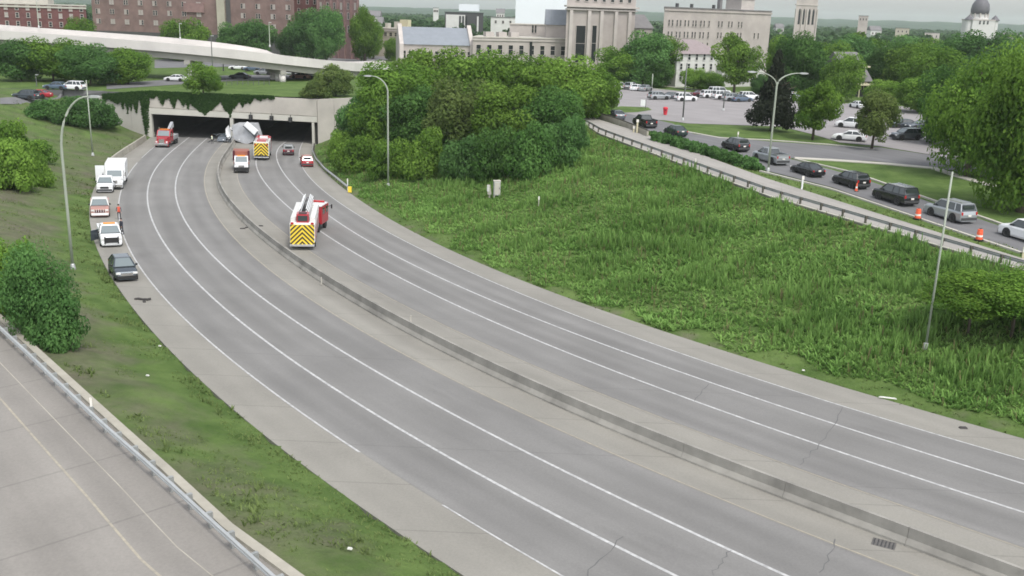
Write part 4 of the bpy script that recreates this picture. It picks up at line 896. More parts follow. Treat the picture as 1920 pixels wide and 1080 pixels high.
KIND = {
 'sedan': dict(L=4.8, W=1.84, H=1.46, st=[(-2.4, .72, .80), (-2.28, .95, .89), (-1.5, 1.0, .92), (0.9, .97, .92), (1.9, .86, .90), (2.3, .72, .84), (2.4, .55, .78)], g=(-1.75, 1.0, -1.0, .25, .86, .62), wb=1.4, r=.33),
 'crossover': dict(L=4.75, W=1.88, H=1.68, st=[(-2.37, .8, .8), (-2.25, 1.05, .9), (-1.0, 1.08, .94), (0.8, 1.05, .94), (1.7, .98, .93), (2.15, .86, .88), (2.37, .58, .74)], g=(-2.1, 1.2, -1.45, .05, .87, .6), wb=1.38, r=.36),
 'suv': dict(L=4.7, W=1.88, H=1.72, st=[(-2.35, .8, .84), (-2.25, 1.08, .92), (-1.0, 1.1, .94), (0.9, 1.08, .94), (2.0, 1.0, .92), (2.28, .85, .88), (2.35, .6, .82)], g=(-2.2, 1.15, -1.85, .35, .88, .68), wb=1.38, r=.36),
 'bigsuv': dict(L=5.2, W=2.02, H=1.9, st=[(-2.6, .85, .92), (-2.52, 1.18, 1.0), (-1.0, 1.2, 1.01), (1.2, 1.2, 1.01), (2.3, 1.12, .99), (2.55, .95, .95), (2.6, .6, .9)], g=(-2.45, 1.35, -2.2, .65, .95, .76), wb=1.5, r=.39),
 'pickup': dict(L=5.8, W=2.0, H=1.85, st=[(-2.9, .95, .97), (-2.85, 1.18, .99), (-0.7, 1.18, 1.0), (1.5, 1.15, 1.0), (2.6, 1.08, .98), (2.85, .95, .94), (2.9, .6, .9)], g=(-0.75, 1.6, -0.5, 0.85, .94, .74), wb=1.8, r=.39),
}
def car(label, cat, P, fwd, kind, paint, n=(0, 0, 1), group=None, roof=None, name=None, bumper=None, grille='black', rails=False, scale=1.0, glass='glass', z0=0.0):
    k = KIND[kind]; r = empty(name or {'sedan': 'sedan', 'crossover': 'crossover', 'suv': 'suv', 'bigsuv': 'suv', 'pickup': 'pickup_truck'}[kind]); tag(r, label, cat, group)
    zb, H = 0.2, k['H']; pm = MT[paint]; rm = MT[roof or paint]; L2 = k['L'] / 2
    secs = [[(-w * .9, y, zb), (-w, y, zb + .18), (-w, y, zt - .2), (-w * .93, y, zt - .03), (-w * .8, y, zt), (w * .8, y, zt), (w * .93, y, zt - .03), (w, y, zt - .2), (w, y, zb + .18), (w * .9, y, zb)] for y, zt, w in k['st']]
    MB().loft(secs).build('body', pm, r, bev=0.025)
    y0, y1, y2, y3, wb, wt = k['g']; zb_ = k['st'][2][1] - .02; bot = [(-wb, y0), (wb, y0), (wb, y1), (-wb, y1)]; top = [(-wt, y2), (wt, y2), (wt, y3), (-wt, y3)]
    MB().loft([[(x, y, zb_) for x, y in bot], [(x, y, H - .05) for x, y in top]]).build('side_glass', MT[glass], r)
    f = lambda s, t: tuple(Vector((bot[2][0] * s, y1, zb_)).lerp(Vector((top[2][0] * s, y3, H - .05)), t) + Vector((0, .012, .006)))
    mb = MB(); mb.add([f(-.92, .06), f(.92, .06), f(.92, .94), f(-.92, .94)], [(0, 1, 2, 3)]); mb.build('windscreen', MT['screen'], r)
    MB().loft([[(x * 1.03, y, H - .06) for x, y in [(-wt, y2 - .05), (wt, y2 - .05), (wt, y3 + .06), (-wt, y3 + .06)]], [(x * .95, y, H) for x, y in [(-wt, y2), (wt, y2), (wt, y3), (-wt, y3)]]]).build('roof', rm, r, bev=0.02)
    for s in (-1, 1):
        t = (y0 + y1) / 2; pl = [((wb * s, y0, zb_), (wt * s, y2, H - .05), .09), ((wb * s, y1, zb_), (wt * s, y3, H - .05), .09), ((wb * s, t, zb_), (wt * s, t * .9 + (y2 + y3) * .05, H - .05), .07)]
        if y1 - y0 > 3: pl.append(((wb * s, y0 + .85, zb_), (wt * s, y2 + .75, H - .05), .07))
        for a, b, w in pl: MB().bar(a, b, w).build('window_pillar', rm, r)
    if kind == 'pickup':
        MB().box((0, -1.85, 1.17), (1.62, 1.95, .06)).build('bed_liner', MT['black'], r)
        for s in (-1, 1): MB().box((s * .93, -1.85, 1.25), (.14, 2.05, .2)).build('bed_side', pm, r)
        MB().box((0, -2.82, 1.2), (1.9, .1, .3)).build('tailgate', pm, r)
    for sx in (-1, 1):
        for sy in (-1, 1):
            wheel(r, sx * (k['W'] / 2 - .1), sy * k['wb'], k['r'])
            MB().lathe([(k['r'] + .1, -.02), (k['r'] + .1, .02)], 16).build('wheel_arch', MT['black'], r).matrix_local = Matrix.Translation((sx * (k['W'] / 2 - .005), sy * k['wb'], k['r'] + .02)) @ Matrix.Rotation(math.pi / 2, 4, 'Y')
        zf = k['st'][-2][1]; MB().box((sx * k['W'] * .36, L2 - .06, zf - .1), (.36, .16, .17)).build('headlight', MT['lamp_w'], r, bev=.02)
        zr = k['st'][1][1]; MB().box((sx * k['W'] * .42, -L2 + .05, zr - .2), (.18, .12, .3 if kind != 'sedan' else .16)).build('tail_light', MT['lamp_r'], r, bev=.02)
        MB().box((sx * (wb + .13), y1 - .35, zb_ + .1), (.2, .12, .16)).build('mirror', MT['black'], r, bev=.02)
    MB().box((0, L2 - .02, zf - .22), (k['W'] * .5, .08, .26)).build('grille', MT[grille], r)
    MB().box((0, L2 - .02, .42), (k['W'] * .9, .16, .26)).build('bumper', MT[bumper or ('black' if kind != 'sedan' else paint)], r, bev=.03)
    MB().box((0, -L2 + .02, .46), (k['W'] * .92, .14, .26)).build('bumper', MT[bumper or ('dgrey' if kind != 'sedan' else paint)], r, bev=.03)
    MB().box((0, -L2 - .06, .78), (.36, .03, .17)).build('licence_plate', MT['refl'], r)
    if kind in ('suv', 'bigsuv'): MB().box((0, y0 + .08, (zb_ + H) / 2), (wt * 1.7, .06, (H - zb_) * .55)).build('rear_window', MT['glass'], r)
    if rails:
        for s in (-1, 1): MB().bar((s * wt * .8, y2 + .2, H + .05), (s * wt * .8, y3 - .1, H + .05), .05).build('roof_rail', MT['chrome'], r)
    seat(r, (P[0], P[1], P[2] + z0), fwd, n); 
    if scale != 1: r.scale = (scale,) * 3
    return r
def tang(c, P, toward=True):
    s = c.slope(P[1]); v = np.array((s, 1.0)); v /= np.linalg.norm(v); return -v if toward else v

# --- left shoulder queue, all facing the camera
c1 = C['L1']; G1 = 'vehicles standing on the left shoulder'
P = g0(231, 517); car('dark slate crossover with bright chrome nose, nearest of the vehicles on the left shoulder', 'car', P, tang(c1, P), 'crossover', 'slate_paint', HW_N, G1, grille='chrome', bumper='black')
P = g0(206, 453); r = car('white pickup with black push bumper behind the dark crossover on the shoulder', 'pickup truck', P, tang(c1, P), 'pickup', 'white', HW_N, G1, bumper='white', glass='glass')
mb = MB(); mb.box((0, 2.98, .75), (1.1, .1, .5)); mb.bar((-.6, 2.98, .4), (-.6, 2.98, 1.1), .12); mb.bar((.6, 2.98, .4), (.6, 2.98, 1.1), .12); mb.build('push_bumper', MT['black'], r)
MB().box((0, .2, 1.93), (1.1, .3, .12)).build('light_bar', MT['amber'], r)
mb = MB(); mb.box((1.4, 1.0, .95), (.09, 1.1, 1.0), R(-40)); mb.build('shaded_side_slab', MT['slate_paint'], r)  # dark slab put in for the shaded strip beside the pickup
P = g0(188, 400); r = car('faded red pickup with white roof band and white bumper between two white pickups', 'pickup truck', P, tang(c1, P), 'pickup', 'pale_red', HW_N, G1, roof='offwhite', bumper='white', grille='maroon')
mb = MB()
for i in range(6): mb.box((-.6 + .24 * i, 2.97, .82), (.06, .04, .34))
mb.build('grille_bars', MT['offwhite'], r)
P = g0(199, 356); r = car('clean white pickup parked right in front of the white box truck', 'pickup truck', P, tang(c1, P), 'pickup', 'white', HW_N, G1, bumper='dgrey', grille='black')

def cab_front(r, W, y, z, h, paint, name='cab'):
    """a conventional truck cab with hood; y is the windscreen foot"""
    MB().loft([[(-W / 2, y - 1.7, z), (W / 2, y - 1.7, z), (W / 2, y - 1.7, z + h), (-W / 2, y - 1.7, z + h)], [(-W / 2, y - .7, z), (W / 2, y - .7, z), (W / 2, y - .7, z + h), (-W / 2, y - .7, z + h)],
               [(-W / 2, y, z), (W / 2, y, z), (W / 2, y, z + h * .55), (-W / 2, y, z + h * .55)]]).build(name, MT[paint], r, bev=.05)
    hh = h * .52
    MB().loft([[(-W * .46, y - .02, z), (W * .46, y - .02, z), (W * .44, y - .02, z + hh), (-W * .44, y - .02, z + hh)], [(-W * .4, y + 1.5, z), (W * .4, y + 1.5, z), (W * .36, y + 1.5, z + hh * .86), (-W * .36, y + 1.5, z + hh * .86)]]).build('hood', MT[paint], r, bev=.07)
    mb = MB(); a = Vector((0, y, z + h * .57)); b = Vector((0, y - .68, z + h * .97)); o = Vector((0, .02, .015)); w = W * .44
    mb.add([a + o + Vector((-w, 0, 0)), a + o + Vector((w, 0, 0)), b + o + Vector((w * .96, 0, 0)), b + o + Vector((-w * .96, 0, 0))], [(0, 1, 2, 3)]); mb.build('windscreen', MT['screen'], r)
    for s in (-1, 1):
        mb = MB(); mb.box((s * (W / 2 + .005), y - 1.1, z + h * .72), (.03, .8, h * .36)); mb.build('side_window', MT['glass'], r)
        mb = MB(); mb.bar((s * W * .5, y - .1, z + h * .6), (s * (W * .5 + .3), y, z + h * .66), .05); mb.box((s * (W * .5 + .32), y, z + h * .72), (.14, .1, .55)); mb.build('mirror', MT['chrome'], r)
        MB().loft([[(s * W * .36, yy, .25), (s * W * .5, yy, .25), (s * W * .5, yy, zz_), (s * W * .36, yy, zz_)] for yy, zz_ in ((y + .1, .7), (y + .4, 1.15), (y + 1.1, 1.15), (y + 1.5, .85))]).build('fender', MT[paint], r, bev=.05)
        MB().box((s * W * .38, y + 1.53, 1.0), (.3, .1, .26)).build('headlight', MT['lamp_w'], r, bev=.03)
    MB().box((0, y + 1.52, z + hh * .42), (W * .42, .08, hh * .66)).build('grille', MT['chrome'], r)
    MB().box((0, y + 1.68, .58), (W * .98, .28, .36)).build('bumper', MT['chrome'], r, bev=.04)
def axle(r, y, W, rad=.5, dual=False):
    for s in (-1, 1):
        wheel(r, s * (W / 2 - .17), y, rad, .32)
        if dual: wheel(r, s * (W / 2 - .5), y, rad, .3)

# --- white box truck with a second white panel
P = g0(218, 347); r = empty('box_truck'); tag(r, 'white box truck with tall plain body behind the clean white pickup', 'truck', G1)
cab_front(r, 2.1, 2.6, .55, 1.75, 'white')
MB().box((0, -1.9, .6), (2.0, 7.2, .22)).build('chassis', MT['black'], r)
MB().box((0, -2.1, 1.85), (2.5, 5.9, 2.3)).build('cargo_box', MT['white'], r, bev=.05)
MB().box((0, -2.1, 3.03), (2.44, 5.8, .05)).build('roof', MT['offwhite'], r)
MB().box((.1, -1.5, 3.12), (.55, .55, .16)).build('roof_vent', MT['white'], r)
mb = MB(); mb.box((1.85, .88, 1.75), (1.15, .08, 2.0)); mb.build('open_side_panel', MT['white'], r)
MB().box((-1.27, -2.6, 1.9), (.03, 2.0, .5)).build('side_stripe', MT['offwhite'], r)
axle(r, 3.1, 2.2, .42); axle(r, -3.4, 2.4, .42, True)
seat(r, P, tang(c1, P), HW_N)

# --- red heavy tow truck
A, B = g0(364, 246), g0(303, 277); fw = (B - A)[:2]; P = B - np.append(fw / np.linalg.norm(fw) * 4.1, 0); P[2] = zh(P[0], P[1])
r = empty('tow_truck'); tag(r, 'red heavy tow truck with chrome front and grey boom coming out of the left tunnel', 'tow truck')
cab_front(r, 2.3, 2.4, .65, 2.2, 'red_paint')
MB().box((0, .1, 1.85), (2.3, 1.2, 2.2)).build('sleeper', MT['red_paint'], r, bev=.05)
MB().box((0, 1.0, 2.98), (1.5, .4, .14)).build('light_bar', MT['amber'], r)
for s in (-1, 1): MB().tube([(s * 1.0, .85, .9), (s * 1.0, .85, 3.3)], .09, 10).build('exhaust_stack', MT['chrome'], r); MB().tube([(s * .95, 1.7, .75), (s * .95, .3, .75)], .3, 12).build('fuel_tank', MT['chrome'], r)
MB().box((0, -1.0, .75), (2.0, 8.2, .3)).build('chassis', MT['black'], r)
MB().box((0, -2.9, 1.35), (2.4, 3.8, .75)).build('wrecker_body', MT['alu'], r, bev=.05)
mb = MB(); mb.bar((0, -1.2, 2.0), (0, -5.4, 3.5), .5, .6); mb.bar((-.5, -2.2, 1.7), (-.2, -4.0, 2.9), .16); mb.bar((.5, -2.2, 1.7), (.2, -4.0, 2.9), .16); mb.build('boom', MT['alu'], r)
mb = MB(); mb.bar((0, -4.6, .8), (0, -6.4, .6), .4); mb.bar((-1.1, -6.4, .6), (1.1, -6.4, .6), .2); mb.build('stinger', MT['alu'], r)
MB().box((0, -5.0, 3.1), (.7, .5, .6)).build('boom_head', MT['alu'], r)
axle(r, 3.3, 2.4, .52); axle(r, -2.4, 2.4, .52, True); axle(r, -3.75, 2.4, .52, True)
seat(r, P, fw, HW_N)

# --- crashed white trailer against the tunnel pillar
A, B = g0(437, 266), g0(490, 270); P = (g0(463, 267.5)); dv = (B - A)[:2]
r = empty('wrecked_trailer', P, math.atan2(dv[1], dv[0])); tag(r, 'crumpled white semi trailer wedged across the tunnel pillar', 'trailer')
mb = MB(); V_ = [(-1.9, -1.5, .6), (.8, -1.6, -.1), (3.0, -1.4, .9), (1.8, -1.05, 3.5), (-2.4, -1.05, 3.35)]
V_ += [(x * .95, y + 2.7, z + (.25 if z > 2 else 0)) for x, y, z in V_]
mb.add(V_, [(0, 1, 2, 3, 4), (9, 8, 7, 6, 5), (0, 5, 6, 1), (1, 6, 7, 2), (2, 7, 8, 3), (3, 8, 9, 4), (4, 9, 5, 0)]); mb.build('trailer_box', MT['trailer'], r)
rj = random.Random(21)
for k in range(14):      # torn skin and splinters along the broken edges
    x = rj.choice([rj.uniform(-3.6, -2.3), rj.uniform(-3.6, -2.3), rj.uniform(1.4, 2.6)]); z = rj.uniform(.2, 3.2); y = -1.5 + .25 * z + rj.uniform(-.3, .2); q = lambda: rj.uniform(-.7, .7)
    mb = MB(); A0 = (x, y, z); B0 = (x + q(), y - abs(q()) * .5, z + q() * 1.3); C0 = (x + q(), y + q() * .4, z + q()); mb.add([A0, B0, C0, (x + .05, y + .2, z)], [(0, 1, 2), (0, 2, 3), (0, 3, 1), (1, 3, 2)]); mb.build('torn_sheet', MT[rj.choice(['white', 'white', 'trailer', 'wreck', 'black'])], r)
for k in range(5): MB().bar((-2.2 + .8 * k, -1.62 + .03 * k, .5), (-2.35 + .78 * k, -.86, 2.95), .05).build('skin_rib', MT['alu'], r)
mb = MB(); P_ = [(.5, -1.75, 3.5), (1.05, -1.6, 4.2), (3.3, -1.65, 2.6), (2.7, -1.8, 1.75)]; mb.add(P_ + [(x + .08, y + .22, z + .02) for x, y, z in P_], [(0, 1, 2, 3), (7, 6, 5, 4), (0, 1, 5, 4), (1, 2, 6, 5), (2, 3, 7, 6), (3, 0, 4, 7)]); mb.build('torn_roof_panel', MT['white'], r)
for a_, b_ in (((.45, -1.9, 3.4), (2.65, -1.95, 1.65)), ((2.7, -1.9, 1.7), (3.35, -1.75, 2.5)), ((1.9, -1.6, 2.1), (3.3, -1.6, .7))): MB().bar(a_, b_, .16).build('dark_edge', MT['wreck'], r)
mb = MB(); mb.add([(-3.0, -1.3, .6), (-3.5, -1.6, 1.2), (-3.6, -1.4, 2.6), (-3.0, -1.2, 3.3), (-2.5, -1.5, 2.4), (-2.4, -1.6, 1.1), (-3.1, -.9, 1.8)], [(0, 1, 6), (1, 2, 6), (2, 3, 6), (3, 4, 6), (4, 5, 6), (5, 0, 6)]); mb.build('crumpled_corner', MT['white'], r)
mb = MB()
for a, b in (((2.4, -1.3, .4), (3.7, -1.2, 1.5)), ((2.2, -1.5, .5), (2.9, -1.4, 2.0)), ((3.6, -.8, .5), (4.4, -1.0, 1.8)), ((2.5, -1.0, 2.3), (4.5, -.7, .8))): mb.bar(a, b, .12)
mb.build('bent_frame', MT['wreck'], r)
# twisted cab debris left of the barrier
P = g0(417, 267); r = empty('wreckage', P); tag(r, 'heap of twisted dark wreckage left of the white trailer', 'wreckage'); rr = random.Random(9)
for k in range(30):
    x, y, z = rr.uniform(-2.4, 3.6), rr.uniform(-.6, 1.6), rr.uniform(.1, 1.5) * (1 if k < 10 else .3)
    mb = MB(); a = Vector((x, y, z)); d = Vector((rr.uniform(-1, 1), rr.uniform(-.6, .6), rr.uniform(-.5, .6)))
    mb.bar(a, a + d, rr.uniform(.1, .5), rr.uniform(.03, .3)); mb.build('twisted_piece', MT[rr.choice(['wreck', 'wreck', 'black', 'dgrey', 'alu', 'white', 'slate_paint'])], r)
MB().loft([[(-.9, -.5, .3), (.6, -.3, .25), (.7, .2, 1.0), (-.8, .1, 1.1)], [(-.8, 1.3, .3), (.8, 1.5, .3), (.6, 1.3, 1.7), (-.6, 1.2, 1.5)]]).build('crushed_cab', MT['slate_paint'], r, bev=.05)

# --- white dump truck facing the camera between the carriageways
c2 = C['R1']; P = g0(453, 320); fw = tang(c2, P)
r = empty('dump_truck'); tag(r, 'white truck with rust red box facing the camera beside the median barrier', 'truck')
cab_front(r, 2.0, 1.2, .5, 1.75, 'white'); 
MB().box((0, -1.2, .6), (1.6, 5.6, .25)).build('chassis', MT['black'], r)
MB().box((0, -2.4, 1.9), (2.35, 3.6, 2.0)).build('dump_box', MT['rust'], r, bev=.03)
for s in (-1, 1): MB().box((s * 1.1, -.55, 2.25), (.32, .12, 1.5)).build('box_post', MT['maroon'], r)
MB().box((0, .2, 2.35), (1.2, .25, .16)).build('light_bar', MT['amber'], r); MB().box((0, 2.95, .62), (2.25, .3, .55)).build('plow_frame', MT['black'], r)
axle(r, 1.9, 2.2, .45); axle(r, -2.6, 2.3, .45, True)
seat(r, P, fw, HW_N)

def chevrons(r, y, W, z0, z1, n=9):
    """flat yellow board on the rear with dark inverted-V stripes, 3 mm proud"""
    MB().box((0, y, (z0 + z1) / 2), (W, .05, z1 - z0)).build('chevron_board', MT['chev_y'], r); st = (z1 - z0 + W / 2) / n
    for s in (-1, 1):
        for k in range(n):
            zt = z0 - W / 2 * .0 + st * k + .2; w = st * .5; pts = []
            # a stripe running from the middle line down and outwards at 45 degrees, clipped to the board
            poly = [(0, zt), (W / 2, zt - W / 2), (W / 2, zt - W / 2 + w), (0, zt + w)]
            def clip(P, f, inside):
                out = []
                for i in range(len(P)):
                    a, b = P[i], P[(i + 1) % len(P)]
                    if inside(a): out.append(a)
                    if inside(a) != inside(b): t = f(a, b); out.append((a[0] + (b[0] - a[0]) * t, a[1] + (b[1] - a[1]) * t))
                return out
            for lim, up in ((z0 + .02, False), (z1 - .02, True)):
                poly = clip(poly, lambda a, b: (lim - a[1]) / (b[1] - a[1]), (lambda p: p[1] <= lim) if up else (lambda p: p[1] >= lim))
                if len(poly) < 3: break
            if len(poly) < 3: continue
            mb = MB(); mb.prism([(s * p, q) for p, q in poly], (y - .032, y - .024)); mb.build('chevron_stripe', MT['chev_k'], r)

# --- fire engine by the tunnel, rear to the camera
P = g0(490, 301); fw = tang(C['R1'], P, False); P = P + np.append(fw * 4.4, 0); P[2] = zh(P[0], P[1]); r = empty('fire_engine'); tag(r, 'fire engine with yellow striped back parked beside the wrecked trailer', 'fire engine', 'fire engines')
MB().box((0, -.9, 1.9), (2.5, 6.6, 2.3)).build('body', MT['offwhite'], r, bev=.04); MB().box((0, 3.3, 1.95), (2.5, 1.9, 2.5)).build('cab', MT['red_paint'], r, bev=.08)
MB().box((0, 4.27, 2.4), (2.2, .04, .9)).build('windscreen', MT['glass'], r); MB().box((0, 3.3, 3.3), (1.9, .5, .18)).build('light_bar', MT['lamp_r'], r)
chevrons(r, -4.24, 2.3, .75, 2.85, 6); MB().box((0, -4.35, .55), (2.4, .4, .18)).build('tailboard', MT['alu'], r)
for s in (-1, 1):
    for k in range(4): MB().box((s * 1.26, -3.4 + 1.5 * k, 1.75), (.04, 1.3, 1.5)).build('locker_door', MT['alu'], r)
    MB().box((s * .95, -4.3, 2.6), (.2, .08, .3)).build('tail_light', MT['lamp_r'], r); MB().bar((s * 1.0, -3.8, 3.2), (s * 1.0, 1.8, 3.2), .1).build('hand_rail', MT['chrome'], r)
MB().box((0, -1.0, 3.1), (1.5, 5.2, .22)).build('hose_bed', MT['red_paint'], r); MB().box((0.2, .6, 3.35), (1.3, 1.3, .35)).build('deck_cover', MT['white'], r)
MB().box((0, -.4, .7), (2.1, 8.2, .3)).build('chassis', MT['black'], r)
axle(r, 2.9, 2.5, .52); axle(r, -2.3, 2.5, .52, True); seat(r, P, fw, HW_N)

# --- two cars on the right lanes by the tunnel
G2 = 'cars in the lanes before the right tunnel'
P = g0(541, 289); car('dark purple grey suv with reflections put into a silver roof between the two lane lines before the right tunnel', 'car', P, tang(C['R3'], P, False), 'suv', 'maroon', HW_N, G2, roof='silver')  # silver roof colour stands in for reflections on a dark car
P = g0(575, 310); car('red suv with pale roof nearest the short guardrail', 'car', P, tang(C['R4'], P, False), 'suv', 'red_paint', HW_N, G2, roof='pale_red', rails=True)

# --- tractor drawn ladder truck
A, B = g0(567, 469), g0(585, 402); fw = (B - A)[:2]; fw = fw / np.linalg.norm(fw)
r = empty('ladder_truck'); tag(r, 'long ladder fire truck with white ladder and yellow chevron back, cab turned to the right', 'fire truck', 'fire engines')
L = 11.4
MB().box((0, L / 2, 1.7), (2.45, L - .3, 1.9)).build('trailer_body', MT['white'], r, bev=.04)
chevrons(r, .1, 2.35, .5, 2.55, 7); MB().box((0, -.05, .5), (2.4, .35, .16)).build('tailboard', MT['alu'], r)
MB().box((0, 1.5, 3.0), (1.2, 1.5, .85)).build('tiller_cab', MT['red_paint'], r, bev=.06)
MB().box((0, .73, 3.07), (.95, .03, .55)).build('tiller_rear_window', MT['glass'], r); MB().box((0, 1.5, 3.45), (1.22, 1.4, .08)).build('tiller_roof', MT['red_paint'], r)
MB().box((0, 1.35, 3.51), (.8, .9, .02)).build('roof_hatch', MT['black'], r)
for s in (-1, 1):
    MB().box((s * .98, .06, 2.7), (.3, .1, .2)).build('tail_light', MT['lamp_r'], r)
    for k in range(5): MB().box((s * 1.235, 2.0 + 1.8 * k, 1.5), (.03, 1.6, 1.3)).build('locker_door', MT['alu' if k % 2 else 'red_paint'], r)
    MB().box((s * .95, 5.9, 2.85), (.5, 9.4, .4)).build('side_deck', MT['offwhite'], r)
for i, (w, z, y0, y1) in enumerate(((1.0, 3.1, 2.6, 12.4), (.78, 3.28, 2.5, 12.0), (.56, 3.44, 2.4, 11.6))):      # telescoped ladder sections
    mb = MB()
    for s in (-1, 1): mb.bar((s * w / 2, y0, z), (s * w / 2, y1, z), .13, .12); mb.bar((s * w / 2, y0, z + .34), (s * w / 2, y1, z + .34), .08)
    mb.build('ladder_section', MT['white'], r); mb = MB()
    for k in range(16): y = y0 + (y1 - y0) * k / 15; mb.bar((-w / 2, y, z), (w / 2, y, z), .05)
    for k in range(13):
        for s in (-1, 1): y = y0 + (y1 - y0) * k / 13; mb.bar((s * w / 2, y, z), (s * w / 2, y + (y1 - y0) / 26, z + .34), .04)
    o_ = mb.build('ladder_rungs', MT['dgrey'], r); tag(o_, kind='stuff')
MB().lathe([(.95, 2.3), (.95, 2.6), (.7, 2.9)], 16, (0, 9.8, 0)).build('turntable', MT['offwhite'], r)
MB().box((0, 6.6, 2.72), (.9, 7.6, .12)).build('ladder_bed', MT['black'], r)
MB().box((0, L / 2, .75), (1.9, L - 2, .3)).build('chassis', MT['black'], r); axle(r, 1.8, 2.5, .5, True)
# the tractor, swung to the right around the turntable
t = empty('tractor'); t.parent = r; t.location = (0.2, L - 2.2, 0); t.rotation_euler = (0, 0, R(-13)); t.scale = (.92, .86, .92)
MB().box((0, 2.9, 1.85), (2.45, 3.2, 2.2)).build('cab', MT['red_paint'], t, bev=.08); MB().box((0, 2.7, 3.0), (2.4, 3.0, .14)).build('cab_roof', MT['white'], t)
MB().box((0, 3.6, 3.2), (1.9, .4, .2)).build('light_bar', MT['lamp_r'], t); MB().box((0, 4.52, 2.35), (2.2, .04, .85)).build('windscreen', MT['glass'], t)
for s in (-1, 1):
    for y in (2.2, 3.7): MB().box((s * 1.235, y, 2.3), (.03, .9, .75)).build('side_window', MT['glass'], t)
    mb = MB(); mb.bar((s * 1.2, 4.3, 2.5), (s * 1.6, 4.5, 2.6), .06); mb.box((s * 1.62, 4.5, 2.5), (.16, .12, .5)); mb.build('mirror', MT['black'], t)
MB().box((0, 1.6, .8), (2.0, 5.6, .35)).build('chassis', MT['black'], t)
def sub_axle(y):
    for s in (-1, 1): o = link('wheel', WHEEL[(.5, .32)][0], None, t); o.location = (s * 1.05, y, .5); o.rotation_euler = (0, s * math.pi / 2, 0)
sub_axle(3.3); sub_axle(.2)
seat(r, A, fw, HW_N)

# --- town level cars
def on_town(px, py): P = hit(px, py); return P
G3 = 'cars queueing on the frontage road'
def fr(px0, py0, px1, py1): a, b = hit(px0, py0), hit(px1, py1); v = (b - a)[:2]; return v / np.linalg.norm(v)
FD = fr(1850, 440, 1560, 345)
for px, py, kind, paint, lab, nm, ex in (
    (1925, 452, 'bigsuv', 'white', 'white square suv cut off by the right edge of the picture', 'suv', {}),
    (1779, 411, 'bigsuv', 'silver', 'silver grey boxy suv behind the thin pole on the frontage road', 'suv', dict(rails=True)),
    (1677, 380, 'bigsuv', 'black_paint', 'long black suv with silver roof bars, second in front of the white one', 'suv', dict(rails=True)),
    (1594, 350, 'suv', 'black_paint', 'black suv with a small orange cone beside its rear wheel', 'suv', {}),
    (1513, 328, 'sedan', 'black_paint', 'low black sedan between the black suv and the silver pickup', 'sedan', {}),
    (1444, 305, 'pickup', 'silver', 'silver pickup just behind the foot of the two armed lamp post', 'pickup_truck', {}),
    (1378, 282, 'suv', 'black_paint', 'black car half hidden by the near end of the clipped hedge', 'suv', {}),
    (1266, 254, 'sedan', 'green_black', 'dark green sedan above the far end of the hedge', 'sedan', {}),
    (1208, 238, 'pickup', 'black_paint', 'black pickup behind the pale yellow post at the ramp parapet', 'pickup_truck', {}),
    (1155, 223, 'sedan', 'grey_paint', 'grey car at the tree clump, front of the frontage queue', 'sedan', {})):
    P = hit(px, py); P[2] += 0.075; f = FD if px > 1500 else fr(min(px + 60, 1900), py + 22, px - 40, py - 12) if px < 1300 else FD
    car(lab, 'car' if kind != 'pickup' else 'pickup truck', P, f, kind, paint, (0, 0, 1), G3, name=nm, **ex)
G4 = 'cars in the parking lot'
def lot(px, py, ang, kind, paint, lab, dz=.055, group=G4, cat='car'):
    P = hit(px, py); P[2] += dz; return car(lab, cat, P, (math.cos(R(ang)), math.sin(R(ang))), kind, paint, (0, 0, 1), group)
lot(1594, 240, 150, 'suv', 'white', 'white suv standing behind the white sedan next to the lot tree'); lot(1592, 264, 158, 'sedan', 'white', 'white sedan in front of the white suv next to the lot tree')
lot(1698, 262, 195, 'suv', 'grey_paint', 'grey car with silver front in the shade of the right trees'); lot(1692, 240, 190, 'sedan', 'slate_paint', 'dark blue grey car above the grey one in the shade of the right trees')
lot(1725, 243, 190, 'sedan', 'slate_paint', 'dark car deepest in the shade under the right trees'); lot(1608, 203, 100, 'sedan', 'white', 'small white car in front of the victorian house')
lot(1160, 168, 60, 'suv', 'white', 'white suv at the edge of the tree clump under the far lot trees'); lot(1183, 168, 60, 'suv', 'silver', 'silver car beside the white suv under the far lot trees'); lot(1194, 170, 60, 'sedan', 'white', 'white sedan third from the tree clump under the far lot trees'); lot(1210, 171, 60, 'sedan', 'silver', 'pale silver sedan nearest the pale post under the far lot trees')
lot(1235, 187, 20, 'suv', 'silver', 'silver car at the left end of the middle lot row'); lot(1262, 186, 20, 'sedan', 'grey_paint', 'grey car squeezed in the middle of the middle lot row'); lot(1285, 190, 20, 'suv', 'white', 'white car at the right end of the middle lot row beside the dark lamp post')
for i, (px, py, p, k, l) in enumerate(((1316, 182, 'maroon', 'sedan', 'dark maroon car at the left end of the crowded far lot row'), (1332, 184, 'white', 'suv', 'white suv beside the maroon car in the far lot row'), (1348, 179, 'white', 'bigsuv', 'tall white van at the back of the far lot row'),
    (1357, 187, 'white', 'bigsuv', 'white suv behind the short dark lamp post in the far lot row'), (1373, 190, 'silver', 'suv', 'pale silver car in front of the light green tree'), (1390, 191, 'blue_grey', 'sedan', 'blue grey sedan at the front right of the far lot row'), (1404, 187, 'white', 'suv', 'white car touching the dark conifer in the far lot row'))):
    lot(px, py, 15 + 4 * (i % 3), k, p, l)
lot(1487, 187, 120, 'sedan', 'white', 'white car showing between the conifer and the lot tree'); lot(1478, 178, 120, 'sedan', 'silver', 'silver car behind the white one right of the conifer')
